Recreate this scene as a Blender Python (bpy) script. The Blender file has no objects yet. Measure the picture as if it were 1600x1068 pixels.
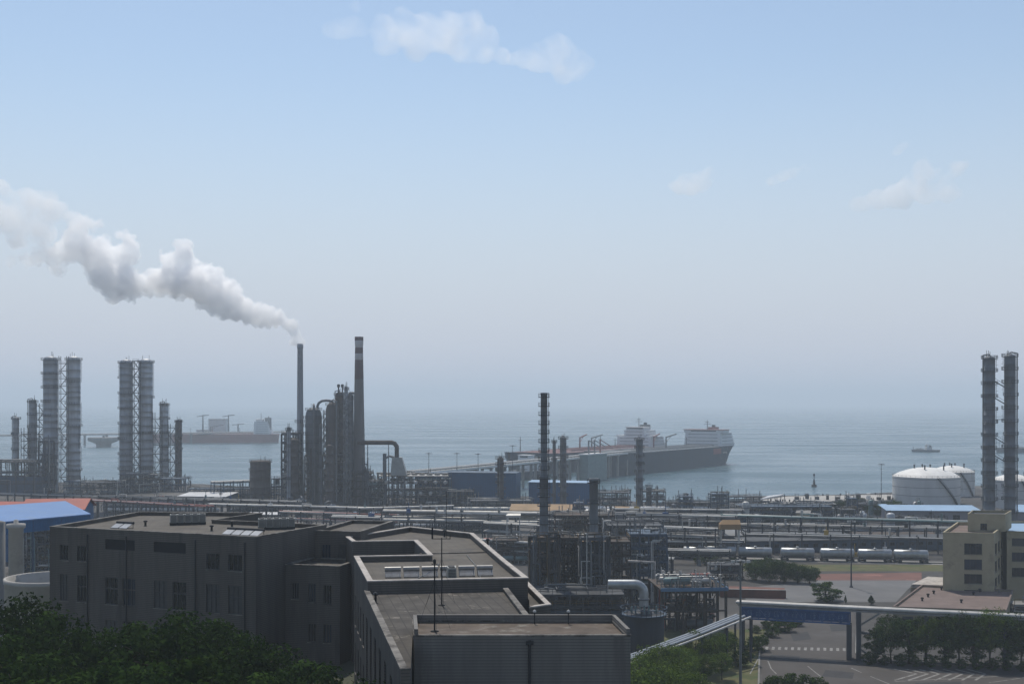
import bpy, math, random
from mathutils import Vector, Matrix, noise as mnoise
R = math.radians
sc = bpy.context.scene
col = sc.collection

# ------------------------------------------------------------------ camera, sky, sun, exposure
CAMZ, F, HY = 50.0, 1900.0, 628.0          # eye height in metres, focal length in photo pixels, horizon row
cam = bpy.data.cameras.new("camera")
cam.sensor_width = 36.0
cam.lens = F / 1600 * 36.0
cam.shift_y = (HY - 534) / 1600
cam.clip_start = 1.0
cam.clip_end = 60000
camo = bpy.data.objects.new("camera", cam)
camo.location = (0, 0, CAMZ)
camo.rotation_euler = (R(90), 0, 0)
col.objects.link(camo)
sc.camera = camo

SUN_EL, SUN_AZ = 60.0, -13.0               # azimuth from +Y, positive towards +X
world = bpy.data.worlds.new("World")
sc.world = world
world.use_nodes = True
nt = world.node_tree
bg = nt.nodes["Background"]
sky = nt.nodes.new("ShaderNodeTexSky")
sky.sky_type = 'NISHITA'
sky.sun_disc = False
sky.sun_elevation = R(SUN_EL)
sky.sun_rotation = R(SUN_AZ % 360)
sky.altitude = 50
sky.air_density = 1.165
sky.dust_density = 0.35
sky.ozone_density = 0.5
tint = nt.nodes.new("ShaderNodeMix")          # milky marine air, thickest at the horizon, thinning with height
tint.data_type = 'RGBA'
tint.inputs['B'].default_value = (0.585 / .116, 0.622 / .116, 0.735 / .116, 1)
tcs = nt.nodes.new("ShaderNodeTexCoord")
sps = nt.nodes.new("ShaderNodeSeparateXYZ")
mrs = nt.nodes.new("ShaderNodeMapRange")
mrs.interpolation_type = 'SMOOTHSTEP'
mrs.inputs['From Max'].default_value = 0.286
mrs.inputs['To Min'].default_value = 0.97
mrs.inputs['To Max'].default_value = 0.09
nt.links.new(tcs.outputs['Generated'], sps.inputs[0])
nt.links.new(sps.outputs['Z'], mrs.inputs['Value'])
nt.links.new(mrs.outputs[0], tint.inputs['Factor'])
nt.links.new(sky.outputs[0], tint.inputs['A'])
nt.links.new(tint.outputs['Result'], bg.inputs[0])
bg.inputs[1].default_value = 0.116

sl = bpy.data.lights.new("sun", 'SUN')
sl.energy = 3.7
sl.angle = R(0.53)
sl.color = (1.0, 0.93, 0.82)
so = bpy.data.objects.new("sun", sl)
sdir = Vector((math.sin(R(SUN_AZ)) * math.cos(R(SUN_EL)), math.cos(R(SUN_AZ)) * math.cos(R(SUN_EL)), math.sin(R(SUN_EL))))
so.rotation_euler = sdir.to_track_quat('Z', 'Y').to_euler()
col.objects.link(so)

sc.view_settings.view_transform = 'Standard'
sc.view_settings.look = 'None'
sc.view_settings.exposure = 0.0
sc.view_settings.gamma = 1.0
sc.render.engine = 'CYCLES'
cy = sc.cycles
cy.max_bounces = 64
cy.diffuse_bounces = 2
cy.glossy_bounces = 2
cy.transmission_bounces = 2
cy.transparent_max_bounces = 8
cy.volume_bounces = 60
cy.volume_step_rate = 1.0
cy.volume_max_steps = 256
cy.use_denoising = True
cy.caustics_reflective = False
cy.caustics_refractive = False


# ------------------------------------------------------------------ helpers
def Yat(y, z=0.0):
    return (CAMZ - z) * F / (y - HY)


def Xat(x, Y):
    return (x - 800) * Y / F


def Zat(y, Y):
    return CAMZ - (y - HY) * Y / F


def gp(x, y, z=0.0):
    Y = Yat(y, z)
    return Vector((Xat(x, Y), Y, z))


class MB:
    def __init__(self):
        self.v, self.f, self.sm = [], [], []

    def add(self, vs, fs, smooth=False):
        o = len(self.v)
        self.v.extend(tuple(p) for p in vs)
        for f in fs:
            self.f.append([i + o for i in f])
            self.sm.append(smooth)
        return self

    def box(self, cx, cy, z0, sx, sy, sz, rz=0.0):
        c, s = math.cos(rz), math.sin(rz)
        vs = []
        for z in (z0, z0 + sz):
            for x, y in ((-sx / 2, -sy / 2), (sx / 2, -sy / 2), (sx / 2, sy / 2), (-sx / 2, sy / 2)):
                vs.append((cx + x * c - y * s, cy + x * s + y * c, z))
        return self.add(vs, [(3, 2, 1, 0), (4, 5, 6, 7), (0, 1, 5, 4), (1, 2, 6, 5), (2, 3, 7, 6), (3, 0, 4, 7)])

    def bar(self, a, b, w, h=None):
        a, b = Vector(a), Vector(b)
        d = b - a
        if d.length < 1e-6:
            return self
        d.normalize()
        up = Vector((0, 0, 1)) if abs(d.z) < .95 else Vector((0, 1, 0))
        s = d.cross(up).normalized() * (w / 2)
        u = s.cross(d).normalized() * ((h or w) / 2)
        vs = [a - s - u, a + s - u, a + s + u, a - s + u, b - s - u, b + s - u, b + s + u, b - s + u]
        return self.add(vs, [(0, 1, 2, 3), (7, 6, 5, 4), (0, 4, 5, 1), (1, 5, 6, 2), (2, 6, 7, 3), (3, 7, 4, 0)])

    def tube(self, a, b, r0, r1=None, n=10, cap=True):
        a, b = Vector(a), Vector(b)
        r1 = r0 if r1 is None else r1
        d = (b - a).normalized()
        up = Vector((0, 0, 1)) if abs(d.z) < .95 else Vector((0, 1, 0))
        s = d.cross(up).normalized()
        u = s.cross(d).normalized()
        vs = []
        for p, r in ((a, r0), (b, r1)):
            for i in range(n):
                t = 2 * math.pi * i / n
                vs.append(p + s * (r * math.cos(t)) + u * (r * math.sin(t)))
        self.add(vs, [(i, (i + 1) % n, n + (i + 1) % n, n + i) for i in range(n)], True)
        if cap:
            self.add(vs[:n], [tuple(range(n))[::-1]])
            self.add(vs[n:], [tuple(range(n))])
        return self

    def pipe(self, pts, r, n=8):
        """a round pipe along a polyline, its bends joined by short mitres"""
        pts = [Vector(p) for p in pts]
        rings = []
        prev = None
        for i, p in enumerate(pts):
            if i == 0:
                d = pts[1] - p
            elif i == len(pts) - 1:
                d = p - pts[i - 1]
            else:
                d = (pts[i + 1] - p).normalized() + (p - pts[i - 1]).normalized()
            d.normalize()
            if prev is None:
                up = Vector((0, 0, 1)) if abs(d.z) < .9 else Vector((0, 1, 0))
                s = d.cross(up).normalized()
            else:
                s = (prev - d * prev.dot(d)).normalized()
            prev = s
            u = s.cross(d).normalized()
            rings.append([p + s * (r * math.cos(2 * math.pi * k / n)) + u * (r * math.sin(2 * math.pi * k / n)) for k in range(n)])
        vs = [q for ring in rings for q in ring]
        fs = []
        for j in range(len(rings) - 1):
            fs += [(j * n + i, j * n + (i + 1) % n, (j + 1) * n + (i + 1) % n, (j + 1) * n + i) for i in range(n)]
        self.add(vs, fs, True)
        self.add(rings[0], [tuple(range(n))])
        self.add(rings[-1], [tuple(range(n))])
        return self

    def lathe(self, prof, cx=0, cy=0, n=20, smooth=True):
        vs, fs = [], []
        for r, z in prof:
            for i in range(n):
                t = 2 * math.pi * i / n
                vs.append((cx + r * math.cos(t), cy + r * math.sin(t), z))
        for j in range(len(prof) - 1):
            fs += [(j * n + i, j * n + (i + 1) % n, (j + 1) * n + (i + 1) % n, (j + 1) * n + i) for i in range(n)]
        self.add(vs, fs, smooth)
        if prof[-1][0] > .01:
            self.add(vs[-n:], [tuple(range(n))])
        return self

    def drum(self, a, b, r, n=12, dome=.5):
        """a lying or standing drum with dished ends"""
        a, b = Vector(a), Vector(b)
        d = (b - a).normalized()
        prof = [(.05, -dome), (.5, -dome * .85), (.85, -dome * .5), (1, 0)]
        pts = [(a + d * (k * r), q * r) for q, k in prof] + [(b - d * (k * r), q * r) for q, k in prof[::-1]]
        up = Vector((0, 0, 1)) if abs(d.z) < .95 else Vector((0, 1, 0))
        s = d.cross(up).normalized()
        u = s.cross(d).normalized()
        vs, fs = [], []
        for p, q in pts:
            for i in range(n):
                t = 2 * math.pi * i / n
                vs.append(p + s * (q * math.cos(t)) + u * (q * math.sin(t)))
        for j in range(len(pts) - 1):
            fs += [(j * n + i, j * n + (i + 1) % n, (j + 1) * n + (i + 1) % n, (j + 1) * n + i) for i in range(n)]
        return self.add(vs, fs, True)

    def prism(self, poly, z0, z1, top=True, bottom=False):
        n = len(poly)
        vs = [(p[0], p[1], z0) for p in poly] + [(p[0], p[1], z1) for p in poly]
        fs = [(i, (i + 1) % n, n + (i + 1) % n, n + i) for i in range(n)]
        if top:
            fs.append(tuple(range(n, 2 * n)))
        if bottom:
            fs.append(tuple(range(n))[::-1])
        return self.add(vs, fs)

    def quad(self, a, b, c, d):
        return self.add([a, b, c, d], [(0, 1, 2, 3)])

    def rail(self, pts, h=1.1, w=.07, step=2.0, closed=False):
        pts = [Vector(p) for p in pts]
        if closed:
            pts = pts + [pts[0]]
        for a, b in zip(pts, pts[1:]):
            L = (b - a).length
            self.bar(a + Vector((0, 0, h)), b + Vector((0, 0, h)), w)
            self.bar(a + Vector((0, 0, h * .55)), b + Vector((0, 0, h * .55)), w * .8)
            k = max(1, int(L / step))
            for i in range(k + 1):
                p = a.lerp(b, i / k)
                self.bar(p, p + Vector((0, 0, h)), w)
        return self

    def build(self, name, mat, parent=None, **tags):
        me = bpy.data.meshes.new(name)
        me.from_pydata(self.v, [], self.f)
        me.polygons.foreach_set("use_smooth", self.sm)
        me.materials.append(mat)
        me.update()
        o = bpy.data.objects.new(name, me)
        col.objects.link(o)
        if parent is not None:
            o.parent = parent
        for k, v in tags.items():
            o[k] = v
        return o


def thing(name, label, cat, loc=(0, 0, 0), rz=0.0, group=None, scale=None):
    o = bpy.data.objects.new(name, None)
    o.empty_display_size = .5
    col.objects.link(o)
    o.location = loc
    o.rotation_euler = (0, 0, rz)
    if scale:
        o.scale = (scale,) * 3 if not isinstance(scale, tuple) else scale
    o['label'] = label
    o['category'] = cat
    if group:
        o['group'] = group
    return o


def dup(root, label, loc, rz=0.0, scale=None, group=None):
    def cp(o, parent):
        c = o.copy()
        col.objects.link(c)
        if parent is not None:
            c.parent = parent
        for ch in kids.get(o.name, ()):
            cp(ch, c)
        return c
    kids = {}
    stack = [root]
    while stack:
        o = stack.pop()
        kids[o.name] = list(o.children)
        stack.extend(o.children)
    r = cp(root, None)
    r.location = loc
    r.rotation_euler = (0, 0, rz)
    if scale:
        r.scale = (scale,) * 3 if not isinstance(scale, tuple) else scale
    r['label'] = label
    if group:
        r['group'] = group
    return r


_T = ['', '', 'twenty', 'thirty']
ORD = ['first', 'second', 'third', 'fourth', 'fifth', 'sixth', 'seventh', 'eighth', 'ninth', 'tenth', 'eleventh', 'twelfth', 'thirteenth', 'fourteenth', 'fifteenth', 'sixteenth', 'seventeenth', 'eighteenth', 'nineteenth', 'twentieth']
ORD += ['twenty-' + ORD[i] for i in range(9)] + ['thirtieth'] + ['thirty-' + ORD[i] for i in range(9)]


# ------------------------------------------------------------------ materials (all procedural)
def mat(name, c, rough=.7, metal=0.0, var=.25, scale=.5, streak=None, bump=0.0, bscale=4.0, dirt=None, dirt_scale=.15, dirt_cut=.55, spec=.3):
    m = bpy.data.materials.new(name)
    m.use_nodes = True
    n, l = m.node_tree.nodes, m.node_tree.links
    p = n["Principled BSDF"]
    p.inputs['Roughness'].default_value = rough
    p.inputs['Metallic'].default_value = metal
    p.inputs['Specular IOR Level'].default_value = spec
    tc = n.new("ShaderNodeTexCoord")
    mp = n.new("ShaderNodeMapping")
    l.new(tc.outputs['Object'], mp.inputs[0])
    if streak:
        mp.inputs['Scale'].default_value = (1, 1, streak)
    nz = n.new("ShaderNodeTexNoise")
    nz.inputs['Scale'].default_value = scale
    nz.inputs['Detail'].default_value = 6
    nz.inputs['Roughness'].default_value = .65
    l.new(mp.outputs[0], nz.inputs['Vector'])
    ramp = n.new("ShaderNodeValToRGB")
    ramp.color_ramp.elements[0].position = .3
    ramp.color_ramp.elements[1].position = .7
    ramp.color_ramp.elements[0].color = tuple(x * (1 - var) for x in c) + (1,)
    ramp.color_ramp.elements[1].color = tuple(min(1, x * (1 + var)) for x in c) + (1,)
    l.new(nz.outputs['Fac'], ramp.inputs[0])
    out = ramp.outputs[0]
    if dirt:
        n2 = n.new("ShaderNodeTexNoise")
        n2.inputs['Scale'].default_value = dirt_scale
        n2.inputs['Detail'].default_value = 7
        n2.inputs['Roughness'].default_value = .7
        l.new(mp.outputs[0], n2.inputs['Vector'])
        mr = n.new("ShaderNodeMapRange")
        mr.inputs['From Min'].default_value = dirt_cut
        mr.inputs['From Max'].default_value = dirt_cut + .12
        l.new(n2.outputs['Fac'], mr.inputs['Value'])
        mx = n.new("ShaderNodeMix")
        mx.data_type = 'RGBA'
        l.new(mr.outputs[0], mx.inputs['Factor'])
        l.new(out, mx.inputs['A'])
        mx.inputs['B'].default_value = tuple(dirt) + (1,)
        out = mx.outputs['Result']
    l.new(out, p.inputs['Base Color'])
    if bump:
        n3 = n.new("ShaderNodeTexNoise")
        n3.inputs['Scale'].default_value = bscale
        n3.inputs['Detail'].default_value = 5
        l.new(tc.outputs['Object'], n3.inputs['Vector'])
        b = n.new("ShaderNodeBump")
        b.inputs['Strength'].default_value = bump
        b.inputs['Distance'].default_value = .1
        l.new(n3.outputs['Fac'], b.inputs['Height'])
        l.new(b.outputs[0], p.inputs['Normal'])
    return m


def banded(name, c, line, pitch=.25, duty=.2, rough=.8, var=.2, axis='Z', blotch=.12, dirt=None, dirt_scale=.2, dirt_cut=.52, streak=None):
    """cladding: horizontal courses (or vertical ribs) with a darker joint line, weathered by a large soft noise"""
    m = mat(name, c, rough, 0, var, blotch, streak=streak, dirt=dirt or tuple(x * .75 for x in c), dirt_scale=dirt_scale, dirt_cut=dirt_cut)
    n, l = m.node_tree.nodes, m.node_tree.links
    p = n["Principled BSDF"]
    src = p.inputs['Base Color'].links[0].from_socket
    tc = n.new("ShaderNodeTexCoord")
    sp = n.new("ShaderNodeSeparateXYZ")
    l.new(tc.outputs['Object'], sp.inputs[0])
    if isinstance(axis, tuple):
        dt = n.new('ShaderNodeVectorMath')
        dt.operation = 'DOT_PRODUCT'
        l.new(tc.outputs['Object'], dt.inputs[0])
        dt.inputs[1].default_value = axis
        val = dt.outputs['Value']
    elif axis == 'Z':
        val = sp.outputs['Z']
    else:
        ad = n.new("ShaderNodeMath")
        ad.operation = 'ADD'
        l.new(sp.outputs['X'], ad.inputs[0])
        l.new(sp.outputs['Y'], ad.inputs[1])
        val = ad.outputs[0]
    d = n.new("ShaderNodeMath")
    d.operation = 'DIVIDE'
    d.inputs[1].default_value = pitch
    l.new(val, d.inputs[0])
    fr = n.new("ShaderNodeMath")
    fr.operation = 'FRACT'
    l.new(d.outputs[0], fr.inputs[0])
    lt = n.new("ShaderNodeMath")
    lt.operation = 'LESS_THAN'
    lt.inputs[1].default_value = duty
    l.new(fr.outputs[0], lt.inputs[0])
    mx = n.new("ShaderNodeMix")
    mx.data_type = 'RGBA'
    l.new(lt.outputs[0], mx.inputs['Factor'])
    l.new(src, mx.inputs['A'])
    mx.inputs['B'].default_value = tuple(line) + (1,)
    l.new(mx.outputs['Result'], p.inputs['Base Color'])
    return m


def leafmat(name, c):
    m = bpy.data.materials.new(name)
    m.use_nodes = True
    n, l = m.node_tree.nodes, m.node_tree.links
    for x in list(n):
        if x.type == 'BSDF_PRINCIPLED':
            n.remove(x)
    out = [x for x in n if x.type == 'OUTPUT_MATERIAL'][0]
    df, tr, mx = n.new("ShaderNodeBsdfDiffuse"), n.new("ShaderNodeBsdfTranslucent"), n.new("ShaderNodeMixShader")
    mx.inputs[0].default_value = .22
    tc = n.new("ShaderNodeTexCoord")
    oi = n.new("ShaderNodeObjectInfo")
    nz = n.new("ShaderNodeTexNoise")
    nz.inputs['Scale'].default_value = 9
    nz.inputs['Detail'].default_value = 4
    l.new(tc.outputs['Object'], nz.inputs['Vector'])
    ramp = n.new("ShaderNodeValToRGB")
    e = ramp.color_ramp.elements
    e[0].position, e[1].position = .3, .72
    e[0].color = (c[0] * .42, c[1] * .48, c[2] * .55, 1)
    e[1].color = (c[0] * 2.0, c[1] * 1.75, c[2] * 1.3, 1)
    l.new(nz.outputs['Fac'], ramp.inputs[0])
    hs = n.new("ShaderNodeHueSaturation")
    mr = n.new("ShaderNodeMapRange")
    mr.inputs['To Min'].default_value = .75
    mr.inputs['To Max'].default_value = 1.2
    l.new(oi.outputs['Random'], mr.inputs['Value'])
    l.new(mr.outputs[0], hs.inputs['Value'])
    l.new(ramp.outputs[0], hs.inputs['Color'])
    l.new(hs.outputs[0], df.inputs['Color'])
    l.new(hs.outputs[0], tr.inputs['Color'])
    l.new(df.outputs[0], mx.inputs[1])
    l.new(tr.outputs[0], mx.inputs[2])
    l.new(mx.outputs[0], out.inputs['Surface'])
    return m


M = dict(
    brick=banded("dark_tile_cladding", (.092, .083, .074), (.052, .047, .042), .24, .22, .75, .28, blotch=.5, streak=.10, dirt=(.058, .053, .048), dirt_scale=.45, dirt_cut=.55),
    brick2=banded("grey_tile_cladding", (.142, .135, .125), (.085, .081, .075), .24, .22, .75, .2, blotch=.5, streak=.10, dirt=(.105, .098, .09), dirt_scale=.45, dirt_cut=.55),
    coping=mat("weathered_coping", (.37, .34, .31), .85, var=.3, scale=.8, dirt=(.19, .175, .16), dirt_scale=.5),
    oldcoping=mat("stained_coping", (.17, .16, .145), .9, var=.4, scale=.7, dirt=(.06, .055, .05), dirt_scale=.4, dirt_cut=.48),
    roof=banded("felt_roof_with_seams", (.105, .095, .081), (.082, .074, .064), 1.05, .07, .95, .22, (.98, .19, 0), .35, dirt=(.072, .068, .062), dirt_scale=.25),
    oldroof=banded("stained_felt_roof", (.062, .056, .049), (.040, .037, .033), 1.0, .10, .95, .45, (.98, .19, 0), .4, dirt=(.20, .18, .155), dirt_scale=.36, dirt_cut=.575),
    roofstrip=mat("rusty_roof_strip", (.100, .080, .064), .95, var=.35, scale=.6, dirt=(.19, .175, .15), dirt_scale=.5, dirt_cut=.55),
    glass=mat("dark_window_glass", (.012, .015, .019), .12, var=.2, spec=.5),
    glassblue=mat("bluish_window_glass", (.02, .03, .05), .1, var=.3, spec=.6),
    blind=mat("pale_window_blind", (.06, .06, .058), .6, var=.2, scale=2),
    frame=mat("window_frame_grey", (.05, .052, .055), .5, var=.1),
    louvre=mat("dark_louvre", (.022, .024, .027), .6, var=.2),
    heatertank=mat("enamelled_tank", (.25, .245, .235), .35, .3, .2, 1.0),
    cream=mat("cream_render", (.33, .285, .19), .85, var=.12, scale=.3, dirt=(.22, .195, .14), dirt_scale=.25, dirt_cut=.56),
    creamdark=mat("cream_band", (.235, .205, .14), .85, var=.12, scale=.4),
    pinkroof=mat("pinkish_roof_felt", (.155, .118, .104), .95, var=.2, scale=.25, dirt=(.125, .097, .087), dirt_scale=.2),
    steel=mat("dark_weathered_steel", (.050, .056, .064), .65, .1, .35, .6, streak=.3),
    shadedsteel=mat('shaded_dark_steel', (.020, .023, .030), .7, 0, .3, .5, streak=.2),  # near-black colour holds the shade lying over the round tank
    steelrust=mat("rusty_dark_steel", (.055, .046, .040), .8, .1, .4, .5, dirt=(.11, .055, .025), dirt_scale=.3, dirt_cut=.55),
    steelblue=mat("blue_grey_steel", (.045, .075, .115), .6, .1, .25, .5),
    bluesteel=mat("blue_painted_steel", (.03, .085, .21), .5, 0, .2, .5),
    shell=mat("grey_column_shell", (.38, .40, .42), .55, .25, .22, .4, streak=.12, dirt=(.28, .295, .31), dirt_scale=.2),
    shellmid=mat("mid_grey_column_shell", (.27, .29, .315), .55, .2, .25, .4, streak=.12, dirt=(.19, .20, .215), dirt_scale=.2),
    stackgrey=mat('stack_grey_paint', (.165, .18, .195), .65, .1, .3, .5, streak=.15, dirt=(.085, .085, .085), dirt_scale=.3),
    shelldark=mat("dark_column_shell", (.115, .128, .142), .6, .2, .28, .4, streak=.12, dirt=(.05, .052, .055), dirt_scale=.2),
    shellrust=mat("brownish_vessel_shell", (.088, .076, .068), .75, .1, .3, .4, streak=.15, dirt=(.052, .042, .037), dirt_scale=.25),
    galv=mat("galvanised_cladding", (.33, .345, .355), .42, .55, .2, .7),
    pipe=mat("pale_lagging", (.43, .42, .395), .5, .15, .25, .4),
    pipedim=mat("dull_lagging", (.145, .15, .152), .6, .15, .3, .4),
    pipedark=mat("dark_pipe", (.06, .066, .072), .6, .1, .3, .5),
    pipegreen=mat("grey_green_pipe", (.13, .19, .19), .5, .1, .2, .5),
    pipered=mat("red_lead_pipe", (.28, .09, .075), .7, 0, .25, .5),
    tank=mat("white_tank_paint", (.50, .50, .49), .55, 0, .12, .15, streak=.3, dirt=(.40, .39, .36), dirt_scale=.15),
    tankroof=mat("white_tank_roof", (.66, .65, .62), .6, 0, .12, .2),
    concrete=mat("grey_concrete", (.20, .195, .185), .9, 0, .2, .3, streak=.3, dirt=(.13, .125, .12), dirt_scale=.2),
    paleconc=mat("pale_concrete", (.36, .345, .32), .9, 0, .2, .15, dirt=(.25, .24, .22), dirt_scale=.1),
    chimney=mat("chimney_concrete", (.15, .145, .140), .9, 0, .18, .25, streak=.15),
    chimneyred=mat("sooty_red_band", (.125, .085, .085), .85, 0, .25, .3, streak=.2),
    chimneywhite=mat("sooty_white_band", (.40, .385, .385), .85, 0, .2, .3, streak=.2),
    dullred=mat('dull_red_ship_paint', (.22, .10, .095), .7, 0, .2, .3),
    red=mat("faded_red_paint", (.33, .085, .07), .75, 0, .2, .3),
    solarpanel=mat('solar_panel_face', (.36, .37, .38), .3, .1, .15, 1.0),
    white=mat("white_paint", (.62, .61, .59), .6, 0, .1, .5),
    cream_box=mat("pale_casing", (.25, .255, .24), .5, .1, .15, .6),
    bluecol=banded("bright_blue_sheet", (.080, .185, .395), (.06, .145, .32), 1.1, .12, .5, .12, (.56, .83, 0), .15, dirt=(.10, .19, .35), dirt_scale=.3),
    edgeblue=mat("faded_blue_edge", (.085, .165, .27), .6, 0, .2, .5),
    paleblue=mat("pale_blue_sheet", (.24, .36, .50), .5, 0, .1, .2),
    bluewall=banded("blue_profiled_wall", (.004, .068, .155), (.003, .050, .115), .9, .2, .6, .12, 'X'),
    bluewall2=banded("brighter_blue_profiled_wall", (.010, .095, .225), (.007, .070, .17), .9, .2, .6, .12, 'X'),
    redroof=mat("orange_red_sheet_roof", (.29, .060, .040), .65, 0, .2, .15, dirt=(.25, .07, .055), dirt_scale=.1),
    lilac=mat("lilac_grey_render", (.20, .195, .215), .85, 0, .12, .2),
    whiteroof=mat("white_sheet_roof", (.48, .485, .49), .5, 0, .12, .2),
    lettering=mat("worn_pale_blue_letters", (.10, .19, .33), .7, 0, .4, 2.0, dirt=(.03, .085, .21), dirt_scale=1.2, dirt_cut=.5),
    tan=mat("tan_sheet_roof", (.25, .155, .070), .7, 0, .2, .2),
    yellow=mat("yellow_steel", (.36, .235, .05), .6, 0, .25, .4),
    ochre=mat("ochre_steel", (.125, .078, .030), .7, 0, .35, .4),
    asphalt=mat("asphalt", (.060, .0545, .051), .9, 0, .18, .12, dirt=(.078, .074, .072), dirt_scale=.07, bump=.2, bscale=8),
    asphaltdark=mat('newer_asphalt', (.036, .036, .038), .9, 0, .2, .4),
    courtgrey=mat("grey_court", (.12, .12, .122), .9, 0, .15, .1, dirt=(.145, .14, .138), dirt_scale=.1),
    courtred=mat("red_court", (.140, .070, .056), .9, 0, .2, .15, dirt=(.25, .12, .095), dirt_scale=.1),
    ground=mat("yard_ground", (.050, .048, .046), .95, 0, .35, .05, dirt=(.105, .10, .094), dirt_scale=.02, dirt_cut=.52),
    soil=mat("hill_soil", (.05, .055, .035), .95, 0, .3, .1),
    lawn=mat("dry_lawn", (.085, .082, .034), .95, 0, .3, .3, dirt=(.045, .068, .020), dirt_scale=.2, dirt_cut=.5),
    paint=mat("road_marking_paint", (.215, .21, .20), .8, 0, .3, 1.2, dirt=(.075, .073, .07), dirt_scale=.9, dirt_cut=.52),
    hull=mat("dark_hull_paint", (.008, .032, .052), .85, 0, .2, .05, streak=.3, spec=.08),
    hullred=mat("red_hull_paint", (.21, .040, .035), .6, 0, .2, .05),
    hulldeck=mat("blue_grey_deck", (.07, .085, .095), .8, 0, .25, .1),
    deckred=mat("oxide_red_deck", (.15, .070, .066), .8, 0, .2, .1),
    ship=mat("white_ship_paint", (.62, .62, .62), .55, 0, .08, .1, streak=.3, dirt=(.5, .48, .45), dirt_scale=.1),
    trunk=mat("bark", (.055, .045, .034), .9, 0, .3, 3),
    leaf=leafmat("leaf_green", (.068, .112, .024)),
    leafdark=leafmat("leaf_dark_green", (.036, .066, .022)),
    leafdeep=leafmat("leaf_deep_green", (.020, .041, .012)),
    conifer=leafmat("conifer_needles", (.028, .055, .028)),
    lampglass=mat("lamp_lens", (.45, .45, .43), .3),
    solar=mat("solar_tube_panel", (.30, .32, .34), .18, .35, .3, 2.0),
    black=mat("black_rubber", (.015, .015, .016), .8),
    hazepaint=mat("orange_buoy", (.25, .06, .03), .6),
)


def vol(name, density, color=(1, 1, 1), aniso=0.0, noise_scale=None, lo=.35, hi=.65, grad=None, detail=5):
    m = bpy.data.materials.new(name)
    m.use_nodes = True
    n, l = m.node_tree.nodes, m.node_tree.links
    for x in list(n):
        if x.type == 'BSDF_PRINCIPLED':
            n.remove(x)
    out = [x for x in n if x.type == 'OUTPUT_MATERIAL'][0]
    v = n.new("ShaderNodeVolumePrincipled")
    v.inputs['Color'].default_value = tuple(color) + (1,)
    v.inputs['Density'].default_value = density
    v.inputs['Anisotropy'].default_value = aniso
    l.new(v.outputs[0], out.inputs['Volume'])
    sock = None
    if noise_scale:
        tc = n.new("ShaderNodeTexCoord")
        nz = n.new("ShaderNodeTexNoise")
        nz.inputs['Scale'].default_value = noise_scale
        nz.inputs['Detail'].default_value = detail
        nz.inputs['Roughness'].default_value = .6
        nz.inputs['Distortion'].default_value = .4
        l.new(tc.outputs['Object'], nz.inputs['Vector'])
        mr = n.new("ShaderNodeMapRange")
        mr.inputs['From Min'].default_value = lo
        mr.inputs['From Max'].default_value = hi
        mr.inputs['To Max'].default_value = density
        l.new(nz.outputs['Fac'], mr.inputs['Value'])
        sock = mr.outputs[0]
        if grad:
            sp = n.new("ShaderNodeSeparateXYZ")
            l.new(tc.outputs['Object'], sp.inputs[0])
            r = n.new("ShaderNodeMapRange")
            r.interpolation_type = 'SMOOTHSTEP'
            r.inputs['From Min'].default_value = grad[0]
            r.inputs['From Max'].default_value = grad[1]
            r.inputs['To Min'].default_value = grad[2]
            r.inputs['To Max'].default_value = grad[3]
            l.new(sp.outputs['X'], r.inputs['Value'])
            mu = n.new("ShaderNodeMath")
            mu.operation = 'MULTIPLY'
            l.new(sock, mu.inputs[0])
            l.new(r.outputs[0], mu.inputs[1])
            sock = mu.outputs[0]
        l.new(sock, v.inputs['Density'])
    return m


# ------------------------------------------------------------------ sea, land, hill
SEA_Z = -8.0


def sea_material():
    m = bpy.data.materials.new("sea_water")
    m.use_nodes = True
    n, l = m.node_tree.nodes, m.node_tree.links
    p = n["Principled BSDF"]
    p.inputs['Base Color'].default_value = (.03, .075, .095, 1)
    p.inputs['Roughness'].default_value = .25
    p.inputs['IOR'].default_value = 1.33
    tc = n.new("ShaderNodeTexCoord")
    hs = []
    for scale, sx in ((.09, 1.0), (.35, 1.0), (.012, .4)):
        mp = n.new("ShaderNodeMapping")
        mp.inputs['Scale'].default_value = (sx, 1, 1)
        l.new(tc.outputs['Object'], mp.inputs[0])
        z = n.new("ShaderNodeTexNoise")
        z.inputs['Scale'].default_value = scale
        z.inputs['Detail'].default_value = 6
        z.inputs['Roughness'].default_value = .6
        l.new(mp.outputs[0], z.inputs['Vector'])
        hs.append(z.outputs['Fac'])
    a = n.new("ShaderNodeMath")
    a.operation = 'MULTIPLY_ADD'
    l.new(hs[1], a.inputs[0])
    a.inputs[1].default_value = .35
    l.new(hs[0], a.inputs[2])
    b = n.new("ShaderNodeBump")
    b.inputs['Strength'].default_value = .6
    b.inputs['Distance'].default_value = 1.1
    l.new(a.outputs[0], b.inputs['Height'])
    l.new(b.outputs[0], p.inputs['Normal'])
    # broad streaks of rougher and smoother water
    r = n.new("ShaderNodeMapRange")
    r.inputs['From Min'].default_value = .35
    r.inputs['From Max'].default_value = .65
    r.inputs['To Min'].default_value = .16
    r.inputs['To Max'].default_value = .38
    l.new(hs[2], r.inputs['Value'])
    l.new(r.outputs[0], p.inputs['Roughness'])
    return m


s = MB()
s.add([(-13000, -300, SEA_Z), (13000, -300, SEA_Z), (13000, 18000, SEA_Z), (-13000, 18000, SEA_Z)], [(0, 1, 2, 3)])
s.build('sea', sea_material(), kind='structure')

shore = [(900, 900), (420, 800), (300, 745), (225, 684), (182, 660), (128, 648), (108, 606), (70, 604), (40, 640), (0, 650), (-60, 655), (-120, 690), (-190, 745), (-330, 770), (-900, 800)]
land = MB()
poly = [(-900, 150), (900, 150)] + shore
land.prism(poly, SEA_Z - .6, 0.0)
land.build('ground', M['ground'], kind='structure')


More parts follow.
